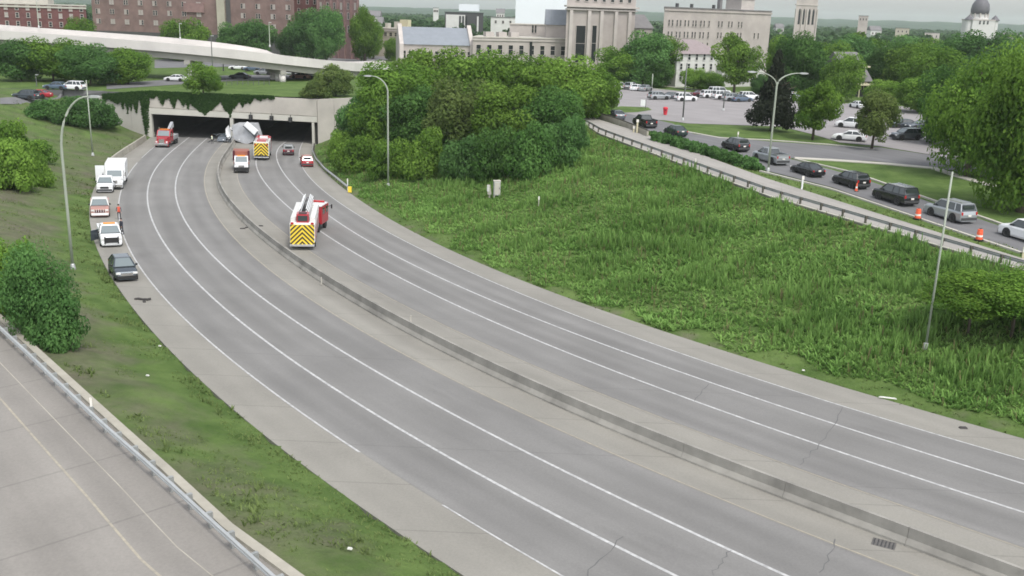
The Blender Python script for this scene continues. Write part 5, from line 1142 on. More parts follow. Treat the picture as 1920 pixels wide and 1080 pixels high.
# --- left and under the viaduct
G5 = 'cars on the street above the tunnel'
lot(50, 187, 170, 'suv', 'slate_paint', 'dark slate car leading the queue at the far left street', .08, G5); lot(73, 184, 172, 'sedan', 'red_paint', 'red car half hidden by the dark hedge at far left', .08, G5)
lot(108, 178, 172, 'sedan', 'blue_grey', 'blue grey car between the red and the white car at far left', .08, G5); lot(137, 173, 174, 'suv', 'white', 'white car beneath the dark tree above the hedge at far left', .08, G5)
lot(330, 153, 175, 'sedan', 'white', 'white car under the viaduct next to its first pier', .08, G5); lot(447, 131, 178, 'sedan', 'white', 'white car parked under the middle of the viaduct', .08, G5)
lot(474, 134, 178, 'suv', 'blue_grey', 'blue grey car beside the white one under the viaduct', .08, G5); lot(495, 141, 178, 'suv', 'silver', 'silver car next to the viaduct pier', .08, G5)
lot(450, 148, 178, 'sedan', 'slate_paint', 'dark blue car on the near lane under the viaduct', .08, G5); lot(542, 140, 175, 'suv', 'white', 'white car just right of the big viaduct pier', .08, G5); lot(563, 148, 175, 'sedan', 'pale_red', 'pale red car at the right end under the viaduct', .08, G5); lot(596, 140, 175, 'sedan', 'black_paint', 'black car where the viaduct meets the slope', .08, G5)
for px, Y, p, k, l in ((560, 285, 'white', 'suv', 'white vehicle on the street beyond the right part of the viaduct'), (610, 292, 'blue_grey', 'sedan', 'blue car on the street beyond the viaduct end'), (536, 290, 'silver', 'bigsuv', 'silver van near the brick wing beyond the viaduct')):
    x = ypl(px, 90, Y)[0]; car(l, 'car', (x, Y, 4.65), (1, .1), k, p, (0, 0, 1), G5)
# ---------------------------------------------------------------- vegetation
def leaf_cloud(name, seed, n_lobe, n_leaf, size, shape='broad', flat=0.0):
    """unit crown: about 1 in radius, z from 0 to 2; leaf faces gathered in uneven lobes with gaps between them"""
    g = np.random.default_rng(seed); cen, rad = [], []
    for i in range(n_lobe):
        if shape == 'cone':
            h = g.uniform(0.0, 1.0) ** 1.25; a = g.uniform(0, 2 * np.pi); rr = (1 - h) * 0.85 * np.sqrt(g.uniform(0.2, 1)); cen.append((rr * np.cos(a), rr * np.sin(a), 0.12 + h * 1.8)); rad.append(0.1 + 0.16 * (1 - h))
        else:
            u = g.normal(size=3); u /= np.linalg.norm(u); q = g.uniform(0.35, 0.82) ; w = 0.0
            c = u * q * np.array((1, 1, 0.85)); 
            if shape == 'egg': c[:2] *= (1.0 - 0.4 * max(0, c[2]))
            if shape == 'dome': c[2] = abs(c[2]) * 1.2 - 0.6
            cen.append((c[0], c[1], 1 + c[2])); rad.append(g.uniform(0.2, 0.38))
    cen, rad = np.array(cen), np.array(rad); k = g.choice(n_lobe, n_leaf, p=rad ** 2 / (rad ** 2).sum())
    u = g.normal(size=(n_leaf, 3)); u /= np.linalg.norm(u, axis=1)[:, None]; q = g.uniform(0.6, 1.1, n_leaf) ** 0.75
    P = cen[k] + u * (rad[k] * q)[:, None] * np.array((1.1, 1.1, 0.8))
    N = u + np.array((0, 0, 0.55)) + g.normal(size=(n_leaf, 3)) * 0.55; N /= np.linalg.norm(N, axis=1)[:, None]
    T = np.cross(N, g.normal(size=(n_leaf, 3))); T /= np.linalg.norm(T, axis=1)[:, None]; B = np.cross(N, T)
    s = size * g.uniform(0.6, 1.35, n_leaf)[:, None]; asp = g.uniform(0.5, 0.85, n_leaf)[:, None]
    V = np.stack([P - T * s, P + B * s * asp, P + T * s * 0.9 + N * s * 0.15, P - B * s * asp], 1).reshape(-1, 3)
    zl, zu = np.percentile(V[:, 2], (0.5, 99.7)); V[:, 2] = (V[:, 2] - zl) / (zu - zl) * 2; V[:, :2] /= np.percentile(np.hypot(V[:, 0], V[:, 1]), 98.5)
    F = np.arange(len(V)).reshape(-1, 4); lobe_t = g.uniform(0.05, 1.0, n_lobe)
    tint = np.repeat(np.clip(0.6 * lobe_t[k] + 0.4 * g.uniform(0, 1, n_leaf), 0, 1), 4)
    o = np_mesh(name, V, F, LEAF['mid'], tint); me = o.data; bpy.data.objects.remove(o); return me
CR = {'broad': [leaf_cloud('crown', 20 + i, 44, 19000, 0.034) for i in range(3)], 'big': [leaf_cloud('crown', 30 + i, 80, 26000, 0.028) for i in range(2)], 'egg': [leaf_cloud('crown', 40 + i, 30, 11000, 0.04, 'egg') for i in range(2)],
      'dome': [leaf_cloud('foliage', 50 + i, 30, 11000, 0.04, 'dome') for i in range(3)], 'cone': [leaf_cloud('crown', 60, 150, 11000, 0.045, 'cone')],
      'far': [leaf_cloud('crown', 70 + i, 16, 900, 0.13) for i in range(3)], 'hedge': [leaf_cloud('foliage', 80 + i, 14, 900, 0.13, 'dome') for i in range(2)]}
def trunk_mesh(seed):
    rr = random.Random(seed); mb = MB(); mb.tube([(0, 0, -0.06), (0.01, 0, 0.25), (-0.01, 0.015, 0.5), (0.015, 0, 0.85)], [0.026, 0.02, 0.015, 0.005], 8)
    for k in range(6):
        a = rr.uniform(0, 6.28); z = rr.uniform(0.3, 0.62); l = rr.uniform(0.18, 0.32); mb.tube([(0, 0, z), (math.cos(a) * l * .5, math.sin(a) * l * .5, z + l * .45), (math.cos(a) * l, math.sin(a) * l, z + l * .7)], [0.01, 0.007, 0.003], 6)
    o = mb.build('trunk', MT['bark'], smooth=True); me = o.data; bpy.data.objects.remove(o); return me
TR = [trunk_mesh(i) for i in range(3)]
NTREE = [0]
def tree(P, h, w, label, kind='broad', leaf='mid', group=None, name=None, clear=0.14, cat=None):
    """P ground point, h height, w crown width in metres; the crown starts at clear*h"""
    i = NTREE[0]; NTREE[0] += 1; rr = random.Random(i * 31 + 5)
    bush = kind in ('dome', 'hedge'); r = empty(name or ('shrub' if bush else {'cone': 'conifer'}.get(kind, 'broadleaf_tree')), P, rr.uniform(0, 6.28)); tag(r, label, cat or ('shrub' if bush else 'tree'), group)
    t = link('trunk', TR[i % 3], None, r); t.scale = (h, h, h * (0.55 if bush else 1.0))
    me = CR[kind][i % len(CR[kind])]; c = link('foliage' if bush else 'crown', me, None, r); z0 = clear * h if not bush else -0.3
    c.location = (0, 0, z0); c.scale = (w / 2, w / 2, (h - z0) / 2); c.rotation_euler = (0, 0, rr.uniform(0, 6.28))
    c.material_slots[0].link = 'OBJECT'; c.material_slots[0].material = LEAF[leaf]
    return r
def tree_px(bx, by, ty, wpx, label, **k):
    """the ground point is seen at (bx,by), the top at row ty, crown wpx pixels wide"""
    Y = k.pop('Y', None); P = hit(bx, by) if Y is None else np.array((ypl(bx, by, Y)[0], Y, tz(ypl(bx, by, Y)[0], Y)))
    D = math.hypot(P[0], P[1]); top = ypl(bx, ty, P[1])[2]; return tree(P, max(1.0, top - P[2]), wpx / F_PX * D * 1.03, label, **k)

GC = 'trees of the clump between the motorway and the ramp'
for bx, by, ty, w, lab, leaf, kd in (
    (742, 236, 118, 120, 'tree at the left rear of the clump, above the curved lamp post', 'mid', 'broad'), (815, 224, 92, 130, 'tall bright tree at the rear of the clump under the slate roof', 'fresh', 'broad'),
    (905, 222, 97, 140, 'broad bright tree at the rear of the clump under the limestone wall', 'fresh', 'broad'), (985, 222, 104, 130, 'rear tree of the clump below the tall dark tower windows', 'mid', 'broad'),
    (1060, 222, 108, 140, 'bright tree at the right rear of the clump beside the parking lot', 'fresh', 'broad'), (1115, 214, 126, 90, 'rightmost tree of the clump overhanging the ramp parapet', 'mid', 'broad'),
    (664, 292, 178, 66, 'slim tree at the left tip of the clump by the tunnel wall', 'deep', 'egg'), (712, 292, 158, 96, 'dark tree behind the curved lamp post', 'mid', 'broad'),
    (786, 282, 165, 120, 'blue green tree in the middle of the clump, left half', 'blue', 'broad'), (868, 284, 150, 120, 'dull grey green tree with bare twigs in the clump centre', 'olive', 'broad'),
    (950, 284, 158, 130, 'tall mid green tree in the middle of the clump', 'fresh', 'broad'), (1030, 270, 165, 110, 'dark tree of the clump above the ramp start', 'blue', 'broad')): tree_px(bx, by, ty, w * 1.18, lab, kind=kd, leaf=leaf, group=GC, clear=0.02)
for bx, by, ty, w, lab, leaf in ((668, 322, 255, 100, 'shrub at the foot of the clump beside the short guardrail', 'mid'), (735, 332, 262, 90, 'shrub at the foot of the curved lamp post', 'mid'), (800, 330, 240, 100, 'round bright shrub right of the curved lamp post', 'fresh'),
    (868, 336, 255, 100, 'low dark shrub in front of the clump above the utility cabinets', 'deep'), (930, 335, 240, 100, 'dark spreading shrub right behind the utility cabinets', 'blue'), (992, 330, 232, 110, 'big dark shrub at the front of the clump centre right', 'blue'),
    (1050, 308, 222, 90, 'dark shrub at the right front of the clump near the ramp', 'deep'), (640, 302, 245, 50, 'small light shrub on the slope above the end terminal', 'fresh'), (1082, 282, 215, 50, 'last shrub of the clump touching the ramp curb', 'deep')):
    tree_px(bx, by, ty, w, lab, kind='dome', leaf=leaf, group='shrubs at the foot of the tree clump')
GS = 'shrubs on the left bank'
for bx, by, ty, w, lab, leaf, kd in ((78, 630, 458, 120, 'bushy tree beside the left ramp curb, nearest the camera', 'deep', 'big'), (8, 578, 448, 120, 'bushy tree cut off by the left edge beside the ramp', 'mid', 'big'), (110, 648, 545, 105, 'smaller leafy shrub at the right side of the ramp side trees', 'deep', 'dome'), (40, 590, 452, 95, 'shrub behind the ramp side trees', 'mid', 'dome'),
    (20, 352, 262, 110, 'bright spreading shrub at the left edge halfway up the bank', 'fresh', 'dome'), (62, 345, 288, 70, 'bright low shrub ending the thicket on the left bank', 'fresh', 'dome'), (18, 308, 225, 90, 'dark shrub at the left edge below the street', 'mid', 'dome'), (60, 305, 262, 70, 'low mid green shrub on the left bank behind the curved lamp post', 'mid', 'dome'),
    (85, 222, 186, 70, 'dark shrub left end of the thicket below the parked cars', 'deep', 'dome'), (125, 232, 182, 80, 'dark shrub of the thicket inside the curved lamp arm', 'deep', 'dome'), (165, 238, 184, 80, 'dark shrub of the thicket beside the slim lamp post', 'deep', 'dome'), (198, 238, 196, 60, 'dark shrub creeping over the left retaining wall', 'deep', 'dome')):
    tree_px(bx, by, ty, w, lab, kind=kd, leaf=leaf, group=GS, clear=0.02)
for bx, by, ty, w, lab in ((1815, 628, 528, 180, 'spreading bush with a dark hollow beneath in the weeds, left half'), (1895, 632, 520, 200, 'spreading bush in the weeds, right half at the picture edge'), (1960, 622, 515, 180, 'bush cut by the right edge above the weeds')):
    P = hit(bx, by); D = math.hypot(P[0], P[1]); h = ypl(bx, ty, P[1])[2] - P[2]; tree(P, h + 0.3, w / F_PX * D, lab, kind='big', leaf='mid', group='bushes by the right edge', name='shrub', cat='shrub', clear=0.42)
# trees at the right edge
for bx, by, ty, w, lab, leaf, kd, Y in ((1812, 332, 98, 155, 'large mid green tree standing behind the grass verge at right', 'mid', 'big', None), (1912, 398, 92, 180, 'dark tall tree filling the upper right edge', 'mid', 'big', None), (1872, 330, 86, 130, 'tall bright tree between the two large right edge trees', 'fresh', 'big', None), (1772, 272, 125, 110, 'shadowy tree behind the large right tree above the parked cars', 'blue', 'broad', None), (1955, 330, 78, 170, 'tree rising out of the upper right corner', 'mid', 'big', None),
    (1446, 246, 95, 84, 'dark conifer beside the parking lot', 'conifer', 'cone', None), (1524, 262, 152, 86, 'round topped young tree right of the conifer', 'mid', 'egg', None), (1634, 280, 168, 82, 'yellow green young tree on the corner of the cross street', 'olive', 'egg', None),
    (1376, 178, 64, 80, 'light green tree in front of the white villa', 'fresh', 'egg', None)):
    tree_px(bx, by, ty, w, lab, kind=kd, leaf=leaf, Y=Y, group='trees around the parking lot', clear={'egg': .2, 'big': .04}.get(kd, .06))
# trees behind the lot and around the houses
GB = 'background trees behind the parking lot'; LB = ['dark tree at the left end of the trees behind the far lot cars', 'tall dark tree behind the silver cars at the far lot edge', 'tall tree right of the two dark ones behind the far lot cars', 'low dark tree below the tall ones left of the white villa', 'round shrubby tree before the left part of the white villa', 'round shrubby tree before the middle of the white villa', 'small tree between the light green tree and the conifer', 'tall tree behind the conifer on its left side', 'tall dark tree behind the conifer on its right side', 'broad tree behind the round topped young tree', 'dark tree left of the victorian house', 'tall tree below and right of the church tower', 'tall tree behind the victorian house', 'bright tree right of the victorian house', 'tall tree behind the yellow green young tree', 'broad dark tree above the shaded parked cars', 'tall tree on the skyline left of the long white shed', 'tall tree on the skyline below the long white shed', 'tall tree below the domed church at its left', 'low tree right of the yellow green young tree', 'low bright tree behind the shaded parked cars', 'tall tree right under the domed church', 'tall tree below the houses at the upper right edge', 'tree rising before the left end of the pale apartment block', 'tree before the foot of the limestone tower', 'tree between the limestone tower and the apartment block']
bt = [(1160, 160, 88, 90), (1205, 162, 60, 100), (1248, 160, 70, 80), (1232, 164, 110, 60), (1300, 168, 128, 50), (1335, 171, 135, 50), (1425, 180, 140, 40), (1465, 172, 70, 90), (1500, 178, 62, 90), (1545, 172, 80, 100), (1575, 190, 100, 80), (1580, 150, 66, 90), (1620, 140, 62, 80), (1660, 178, 78, 90), (1700, 182, 84, 100), (1742, 196, 88, 110), (1690, 148, 68, 100), (1740, 150, 74, 110), (1790, 160, 72, 120), (1650, 205, 150, 70), (1725, 212, 140, 90), (1840, 170, 58, 120), (1900, 165, 68, 130), (1270, 140, 38, 60), (1150, 130, 70, 60), (1225, 150, 86, 90)]
for i, (bx, by, ty, w) in enumerate(bt): tree_px(bx, by, ty, w, LB[i], kind='broad' if by > 145 else 'far', leaf=('mid', 'deep', 'mid', 'blue', 'fresh')[i % 5], group=GB, clear=0.06)
# trees in front of and beyond the viaduct
GV_ = 'trees around the viaduct'
for bx, by, ty, w, lab, leaf, kd in ((40, 152, 76, 90, 'dark tree in front of the viaduct at the far left', 'deep', 'broad'), (100, 152, 72, 110, 'dark green tree in front of the viaduct above the white car', 'mid', 'broad'), (170, 160, 84, 100, 'dark tree in front of the viaduct left of its first visible pier', 'deep', 'broad'), (240, 158, 92, 90, 'tree in front of the viaduct beside the first visible pier', 'mid', 'broad'),
    (382, 186, 118, 66, 'ragged light shrub tree on the tunnel roof edge', 'mid', 'egg'), (630, 180, 122, 80, 'thin scrubby tree on the tunnel roof at right', 'olive', 'egg'), (595, 182, 150, 60, 'grey green scrub left of the thin tree on the tunnel roof', 'olive', 'dome')):
    tree_px(bx, by, ty, w, lab, kind=kd, leaf=leaf, group=GV_, clear=0.08)
for px, Y, ty, w, lab, leaf in ((345, 300, 36, 85, 'tree in front of the brick facade between the two pale viaduct lamps', 'mid'), (440, 318, 44, 70, 'left tree of the dark row before the brick facade', 'deep'), (478, 318, 38, 80, 'right tree of the dark row before the brick facade', 'deep'), (150, 290, 34, 60, 'tree between the two brick blocks', 'mid'),
    (575, 322, 18, 80, 'tall dark tree in the recess between the brick wings', 'deep'), (612, 318, 14, 70, 'second tall dark tree before the rose brick wing', 'deep'), (683, 325, 14, 58, 'tall tree at the right end of the rose brick wing', 'mid'), (700, 350, 40, 40, 'small tree between the rose brick wing and the tan stone building', 'mid'),
    (738, 340, 72, 40, 'little tree before the tan stone building', 'mid'), (320, 310, 60, 60, 'dark tree beside the first pale viaduct lamp', 'deep'), (540, 325, 52, 40, 'small tree before the long brick facade, right part', 'deep')):
    x = ypl(px, 80, Y)[0]; top = ypl(px, ty, Y)[2]; D = math.hypot(x, Y); tree(np.array((x, Y, 4.6)), top - 4.6, w / F_PX * D, lab, kind='broad', leaf=leaf, group='trees before the brick buildings', clear=0.08)
GF_ = 'scattered trees far behind the buildings'; LF = 'distant tree in the hazy green behind the buildings'
rr = random.Random(3)
for k in range(70):
    px = rr.choice([rr.uniform(690, 965), rr.uniform(690, 965), rr.uniform(1440, 1930), rr.uniform(1200, 1450)]); Y = rr.uniform(390, 560); x = ypl(px, 60, Y)[0]
    tree(np.array((x, Y, 4.6)), rr.uniform(7, 11.5), rr.uniform(8, 13), LF, kind='far', leaf='far', group=GF_, clear=0.02)

# clipped hedge along the frontage road: one row of joined bushes
HP = [hit(*q) for q in ((1228, 264), (1260, 272), (1295, 283), (1330, 293), (1365, 303), (1400, 314), (1417, 319))]
hed = empty('hedge', HP[3]); tag(hed, 'long clipped dark green hedge between the ramp and the queueing cars', 'hedge'); 
Hq = resample(np.array([p[:2] for p in HP]), 22)
for i, q in enumerate(Hq):
    c = link('foliage', CR['hedge'][i % 2], None, hed); c.location = (q[0] - HP[3][0], q[1] - HP[3][1], tz(*q) - HP[3][2] - 0.25); c.scale = (1.15, 1.15, 0.85); c.rotation_euler = (0, 0, i * 1.7)
    c.material_slots[0].link = 'OBJECT'; c.material_slots[0].material = LEAF['deep']
# ivy hanging over the tunnel head and walls
g = np.random.default_rng(5); V = []; T = []
def ivy(s0, s1, topf, lenf, n):
    s = g.uniform(s0, s1, n); L = np.array([lenf(a) for a in s]); z = np.array([topf(a) for a in s]) + 0.25 - L * g.uniform(0, 1, n) ** 1.1
    o = 0.42 + g.uniform(0, 0.25, n); sz = g.uniform(0.1, 0.24, n)
    for a, zz, oo, q in zip(s, z, o, sz):
        c = np.array(ppt(a, zz, oo)); u = np.array((PDIR[0], PDIR[1], 0)) * q; w = np.array((PNRM[0] * .3, PNRM[1] * .3, 0.9)) * q; r = g.normal(size=3) * q * 0.5
        V.extend([c - u + r, c - w, c + u, c + w + r * 0.4]); T.extend([g.uniform(0, 1)] * 4)
spikes_ = [(vplane(px, 190)[0], w, l) for px, w, l in ((222, 3.0, 2.0), (232, .8, 3.0), (240, .5, 3.9), (247, .5, 3.6), (256, .7, 4.2), (272, .8, 9.0), (277, .7, 8.0), (306, 1.2, 2.6), (327, 1.0, 3.3), (345, 1.6, 2.6), (354, .7, 3.6), (384, 4.2, 4.2), (425, 2.0, 3.4), (432, 1.1, 4.4), (440, 1.6, 2.6), (456, .6, 2.4), (470, 1.2, 1.6), (490, .6, 1.0))]
def ilen(s):
    base = 0.75 + 0.35 * math.sin(s * 2.1) + 0.25 * math.sin(s * 5.3 + 1) + 0.35 * abs(math.sin(s * 3.7 + 2 * math.sin(s)))
    if s > vplane(475, 190)[0]: base *= 0.45
    for c, w, l in spikes_:
        d = abs(s - c) / w
        if d < 1: base = max(base, l * (1 - d) ** (0.7 + 0.9 * ((c * 7.3) % 1)))
    return max(0.15, base)
ivy(vplane(196, 190)[0], vplane(515, 190)[0], lambda s: ztop(s) if s > SA else vplane(190, 180)[1] + (zt_a - vplane(190, 180)[1]) * (s - SLW) / (SA - SLW), ilen, 15000)
o = np_mesh('hanging_ivy', np.array(V), np.arange(len(V)).reshape(-1, 4), LEAF['ivy'], np.array(T)); tag(o, 'dark ivy hanging in ragged points over the tunnel mouth and its left wall', 'ivy', kind='stuff')

def fbm(X, Y, s, o=0.0): return np.sin(X * s + 1.7 * np.sin(Y * s * 0.8 + o)) * np.sin(Y * s * 1.1 + 1.3 * np.sin(X * s * 0.7 + 2 + o))
# weeds and grass: rooted on the terrain, real blades
def blades(name, pts, hgt, wid, nb, lean, leaf, label, seed, plume=0.0, patch=0.3):
    g = np.random.default_rng(seed); n = len(pts); base = np.repeat(pts, nb, 0); m = len(base); a = g.uniform(0, 2 * np.pi, m); h = np.repeat(hgt, nb) * g.uniform(0.55, 1.15, m); w = wid * g.uniform(0.7, 1.4, m)
    ln = g.uniform(0.1, lean, m) * h; d = np.stack([np.cos(a), np.sin(a), np.zeros(m)], 1); p = np.stack([-np.sin(a), np.cos(a), np.zeros(m)], 1); b = base + d * g.uniform(0, 0.12, m)[:, None]; b[:, 2] -= 0.08
    mid = b + d * (ln * 0.35)[:, None]; mid[:, 2] += h * 0.6; tip = b + d * ln[:, None]; tip[:, 2] += h
    V = np.stack([b - p * (w * .35)[:, None], b + p * (w * .35)[:, None], mid + p * (w * .6)[:, None], tip + p * (w * (0.08 + plume))[:, None], tip - p * (w * (0.08 + plume))[:, None], mid - p * (w * .6)[:, None]], 1).reshape(-1, 3)
    i = np.arange(m) * 6; F = np.concatenate([np.stack([i, i + 1, i + 2, i + 5], 1), np.stack([i + 5, i + 2, i + 3, i + 4], 1)])
    pt = np.clip(0.5 + 0.5 * fbm(pts[:, 0], pts[:, 1], 0.3, 2.0) + 0.35 * fbm(pts[:, 0], pts[:, 1], 0.85, 0.5), 0, 1)
    t = np.clip(np.repeat(np.repeat(pt * patch + g.uniform(0, 1, n) * (0.75 - patch), nb) + g.uniform(0, 0.25, m), 6), 0, 1)
    o = np_mesh(name, V, F, LEAF[leaf], t); tag(o, label, 'plants', kind='stuff'); return o
def scatter(n, x0, x1, y0, y1, keep):
    X = RNG.uniform(x0, x1, n); Y = RNG.uniform(y0, y1, n); k = keep(X, Y); X, Y = X[k], Y[k]; return np.stack([X, Y, terrain(X, Y)], 1)
def right_bank(X, Y):
    dR, _ = pdist(X, Y, RE_P); qR, s = pdist(X, Y, Q_RIGHT); dU, _ = pdist(X, Y, RAMP_LO)
    return (X > C['RE'](Y)) & (s < 0) & (dR > 1.6 + 1.2 * np.sin(X * 0.7) * np.sin(Y * 0.5)) & (qR > 0.5) & (Y < portal_y(X) - 1.5) & (np.abs(X / Y) < 0.85)
W1 = scatter(130000, -36, 62, 36, 180, right_bank); near = np.clip(1.15 - W1[:, 1] / 170, 0.35, 1); cl = fbm(W1[:, 0], W1[:, 1], 0.42) + 0.4 * fbm(W1[:, 0], W1[:, 1], 1.1, 3.0)
W1 = W1[(RNG.uniform(0, 1, len(W1)) < np.clip(0.35 + 0.9 * cl + 0.35 * (W1[:, 0] > 14), 0.1, 0.95)) & (RNG.uniform(0, 1, len(W1)) < near)]
cl = fbm(W1[:, 0], W1[:, 1], 0.42); dE, _ = pdist(W1[:, 0], W1[:, 1], RE_P); hh = (0.6 + 0.65 * np.clip(cl + 0.3, 0, 1)) * np.clip(dE / 7, 0.25, 1) * RNG.uniform(0.6, 1.3, len(W1))
blades('tall_weeds', W1, hh * 0.88, 0.07, 6, 0.35, 'weed', 'dense tall weeds covering the right bank', 3, plume=0.2, patch=0.3)
W2 = scatter(150000, -36, 62, 36, 180, right_bank); blades('leafy_weeds', W2, RNG.uniform(0.15, 0.38, len(W2)), 0.1, 4, 1.6, 'weed', 'low leafy weeds on the right bank', 4, plume=0.2, patch=0.5)
W6 = scatter(110000, -36, 62, 36, 180, lambda X, Y: right_bank(X, Y) & (fbm(X, Y, 0.24, 4.0) + 0.4 * fbm(X, Y, 0.8, 1.0) > 0.38)); blades('pale_low_growth', W6, RNG.uniform(0.25, 0.55, len(W6)), 0.09, 5, 1.2, 'pale', 'paler yellow green patches of low growth on the right bank', 14, plume=0.2, patch=0.3)
W7 = scatter(9000, -36, 62, 36, 180, right_bank); blades('dead_stalks', W7, RNG.uniform(0.5, 1.1, len(W7)), 0.05, 2, 0.3, 'straw', 'dry stalks scattered through the weeds', 15, plume=0.4)
def left_bank(X, Y):
    dL, _ = pdist(X, Y, LE_P); qL, s = pdist(X, Y, Q_LEFT); return (X < C['LE'](Y)) & (s < 0) & (dL > 0.25) & (qL > 0.6) & (Y < portal_y(X) - 1) & (fbm(X, Y, 0.33, 1.0) + 0.5 * fbm(X, Y, 0.9) > -0.12 - 0.7 * (dL < 2.0))
W3 = scatter(260000, -100, 0, 30, 184, left_bank); W3 = W3[RNG.uniform(0, 1, len(W3)) < np.clip(1.1 - W3[:, 1] / 170, 0.2, 1)]
blades('rough_grass', W3, RNG.uniform(0.07, 0.2, len(W3)), 0.05, 3, 1.3, 'turf', 'patchy rough grass on the left bank', 5, plume=0.1)
W8 = scatter(60000, -100, 0, 30, 184, lambda X, Y: left_bank(X, Y) & (fbm(X, Y, 0.5, 5.0) + 0.5 * fbm(X, Y, 1.4) > 0.25)); W8 = W8[RNG.uniform(0, 1, len(W8)) < np.clip(1.1 - W8[:, 1] / 200, 0.2, 1) * 0.8]
blades('shaggy_weeds', W8, RNG.uniform(0.15, 0.45, len(W8)), 0.06, 5, 0.9, 'turf', 'shaggy weed patches on the left bank', 16, plume=0.15, patch=0.5)
def verge(X, Y):
    qR, s = pdist(X, Y, RAMP_UP); return (s > 0) & (qR > 0.2) & (qR < 2.6)
W4 = scatter(26000, 0, 75, 45, 200, verge); blades('verge_grass', W4, np.full(len(W4), 0.28), 0.1, 3, 0.9, 'turf', 'rough grass strip between the ramp and the frontage road', 6, plume=0.1)
def edge(X, Y):
    dR, _ = pdist(X, Y, RE_P); return (X > C['RE'](Y)) & (dR < 2.6) & (dR > 0.1) & (RNG.uniform(0, 1, X.shape) < 0.25 + 0.3 * (dR > 1))
W5 = scatter(60000, -36, 62, 36, 180, edge); blades('road_edge_grass', W5, np.full(len(W5), 0.16), 0.08, 3, 1.2, 'turf', 'short grass at the right road edge', 8, plume=0.1)

# far wooded suburb: thousands of crowns that read as one canopy, then wooded rises to the horizon
g = np.random.default_rng(12); n = 5200; Y = 560 + 1900 * g.uniform(0, 1, n) ** 1.25; X = g.uniform(-0.75, 0.75, n) * Y; hc = g.uniform(7, 12, n); wc = g.uniform(8, 15, n) * (1 + Y / 4000); q = 34
u = g.normal(size=(n, q, 3)); u /= np.linalg.norm(u, axis=2)[..., None]; u[..., 2] = np.abs(u[..., 2]); Pp = np.stack([X, Y, np.full(n, 4.4)], 1)[:, None] + u * np.stack([wc / 2, wc / 2, hc], 1)[:, None]
N_ = u + g.normal(size=u.shape) * 0.4 + np.array((0, 0, .3)); N_ /= np.linalg.norm(N_, axis=2)[..., None]; T_ = np.cross(N_, g.normal(size=u.shape)); T_ /= np.linalg.norm(T_, axis=2)[..., None]; B_ = np.cross(N_, T_); s = (wc * 0.2)[:, None, None]
VV = np.stack([Pp - T_ * s, Pp + B_ * s * .7, Pp + T_ * s, Pp - B_ * s * .7], 2).reshape(-1, 3); tt = np.repeat(np.repeat(g.uniform(0, .8, n), q) + g.uniform(0, .2, n * q), 4)
o = np_mesh('distant_woodland', VV, np.arange(len(VV)).reshape(-1, 4), LEAF['far'], tt); tag(o, 'hazy wooded suburb stretching to the horizon', 'woodland', kind='stuff')
Vh, Fh = [], []; nr, nc = 30, 160
for i in range(nr):
    y = 2300 + 1300 * (i / (nr - 1))
    for j in range(nc):
        x = (-0.85 + 1.7 * j / (nc - 1)) * y; Vh.append((x, y, 8 + 27 * (i / nr) + 4 * math.sin(x * .0021) * (i / nr) + 5 * random.random() + 3 * math.sin(x * .0047)))
for i in range(nr - 1):
    for j in range(nc - 1): a = i * nc + j; Fh.append((a, a + 1, a + nc + 1, a + nc))
MT['woods'] = M('distant_wooded_slope', (0.03, 0.06, 0.028), 0.95, 0.35, 0.01)
o = np_mesh('wooded_hills', np.array(Vh), np.array(Fh), MT['woods']); tag(o, kind='structure')
# ---------------------------------------------------------------- small things
P = hit(926, 372); d = ray(926, 372)
r = empty('utility_cabinet', P, R(12)); tag(r, 'taller pale utility cabinet standing in the weeds below the tree clump', 'cabinet', 'utility cabinets on the bank')
MB().box((.35, 0, 1.25), (.82, .6, 1.75)).build('housing', MT['galv'], r, bev=.06); MB().box((.35, 0, 2.18), (.9, .68, .12)).build('lid', MT['sidewalk'], r, bev=.03); MB().box((.35, -.31, 1.25), (.66, .03, 1.5)).build('door', MT['sidewalk'], r)
MB().box((.6, -.34, 1.3), (.05, .05, .25)).build('handle', MT['dgrey'], r)
for x in (.02, .68): MB().box((x, 0, .1), (.14, .5, .9)).build('leg', MT['sidewalk'], r)
r = empty('utility_cabinet', (P[0] - .55, P[1] + .3, P[2]), R(-20)); tag(r, 'narrow leaning grey utility cabinet left of the taller pale one', 'cabinet', 'utility cabinets on the bank')
MB().box((0, 0, 1.0), (.4, .4, 1.2), 0, (.8, .8), (-.15, 0)).build('housing', MT['sidewalk'], r, bev=.03); MB().box((0, 0, .1), (.16, .16, .9)).build('leg', MT['sidewalk'], r); MB().box((-.12, -.22, 1.2), (.3, .03, .8)).build('door', MT['offwhite'], r)
def marker_post(px, py, ty, label, mat='refl', w=.1, name='marker_post', up=True):
    P = hit(px, py); T = ypl(px, ty, P[1]); h = T[2] - P[2]; r = empty(name, P); tag(r, label, 'marker post', 'marker posts')
    MB().box((0, 0, h / 2 - .1), (w, w, h + .2)).build('post', MT[mat], r); MB().box((0, -w * .6, h - .2), (w * 1.6, .03, .4)).build('reflector', MT['refl'], r); return r
marker_post(1010, 388, 368, 'thin pale stake in the weeds right of the utility cabinets', 'sidewalk')
marker_post(1194, 251, 224, 'pale yellow post at the end of the ramp parapet', 'cream', .22); marker_post(1188, 250, 236, 'short yellow post touching the taller yellow one', 'cream', .2)
marker_post(1503, 357, 330, 'white panel post in the grass strip beside the ramp', 'white', .16); marker_post(1383, 262, 247, 'white topped sign post on the lawn by the cross street', 'sidewalk', .12)
for px, py, ty, l in ((652, 357, 335, 'white reflector post at the yellow end terminal'),): marker_post(px, py, ty, l, 'white', .1)
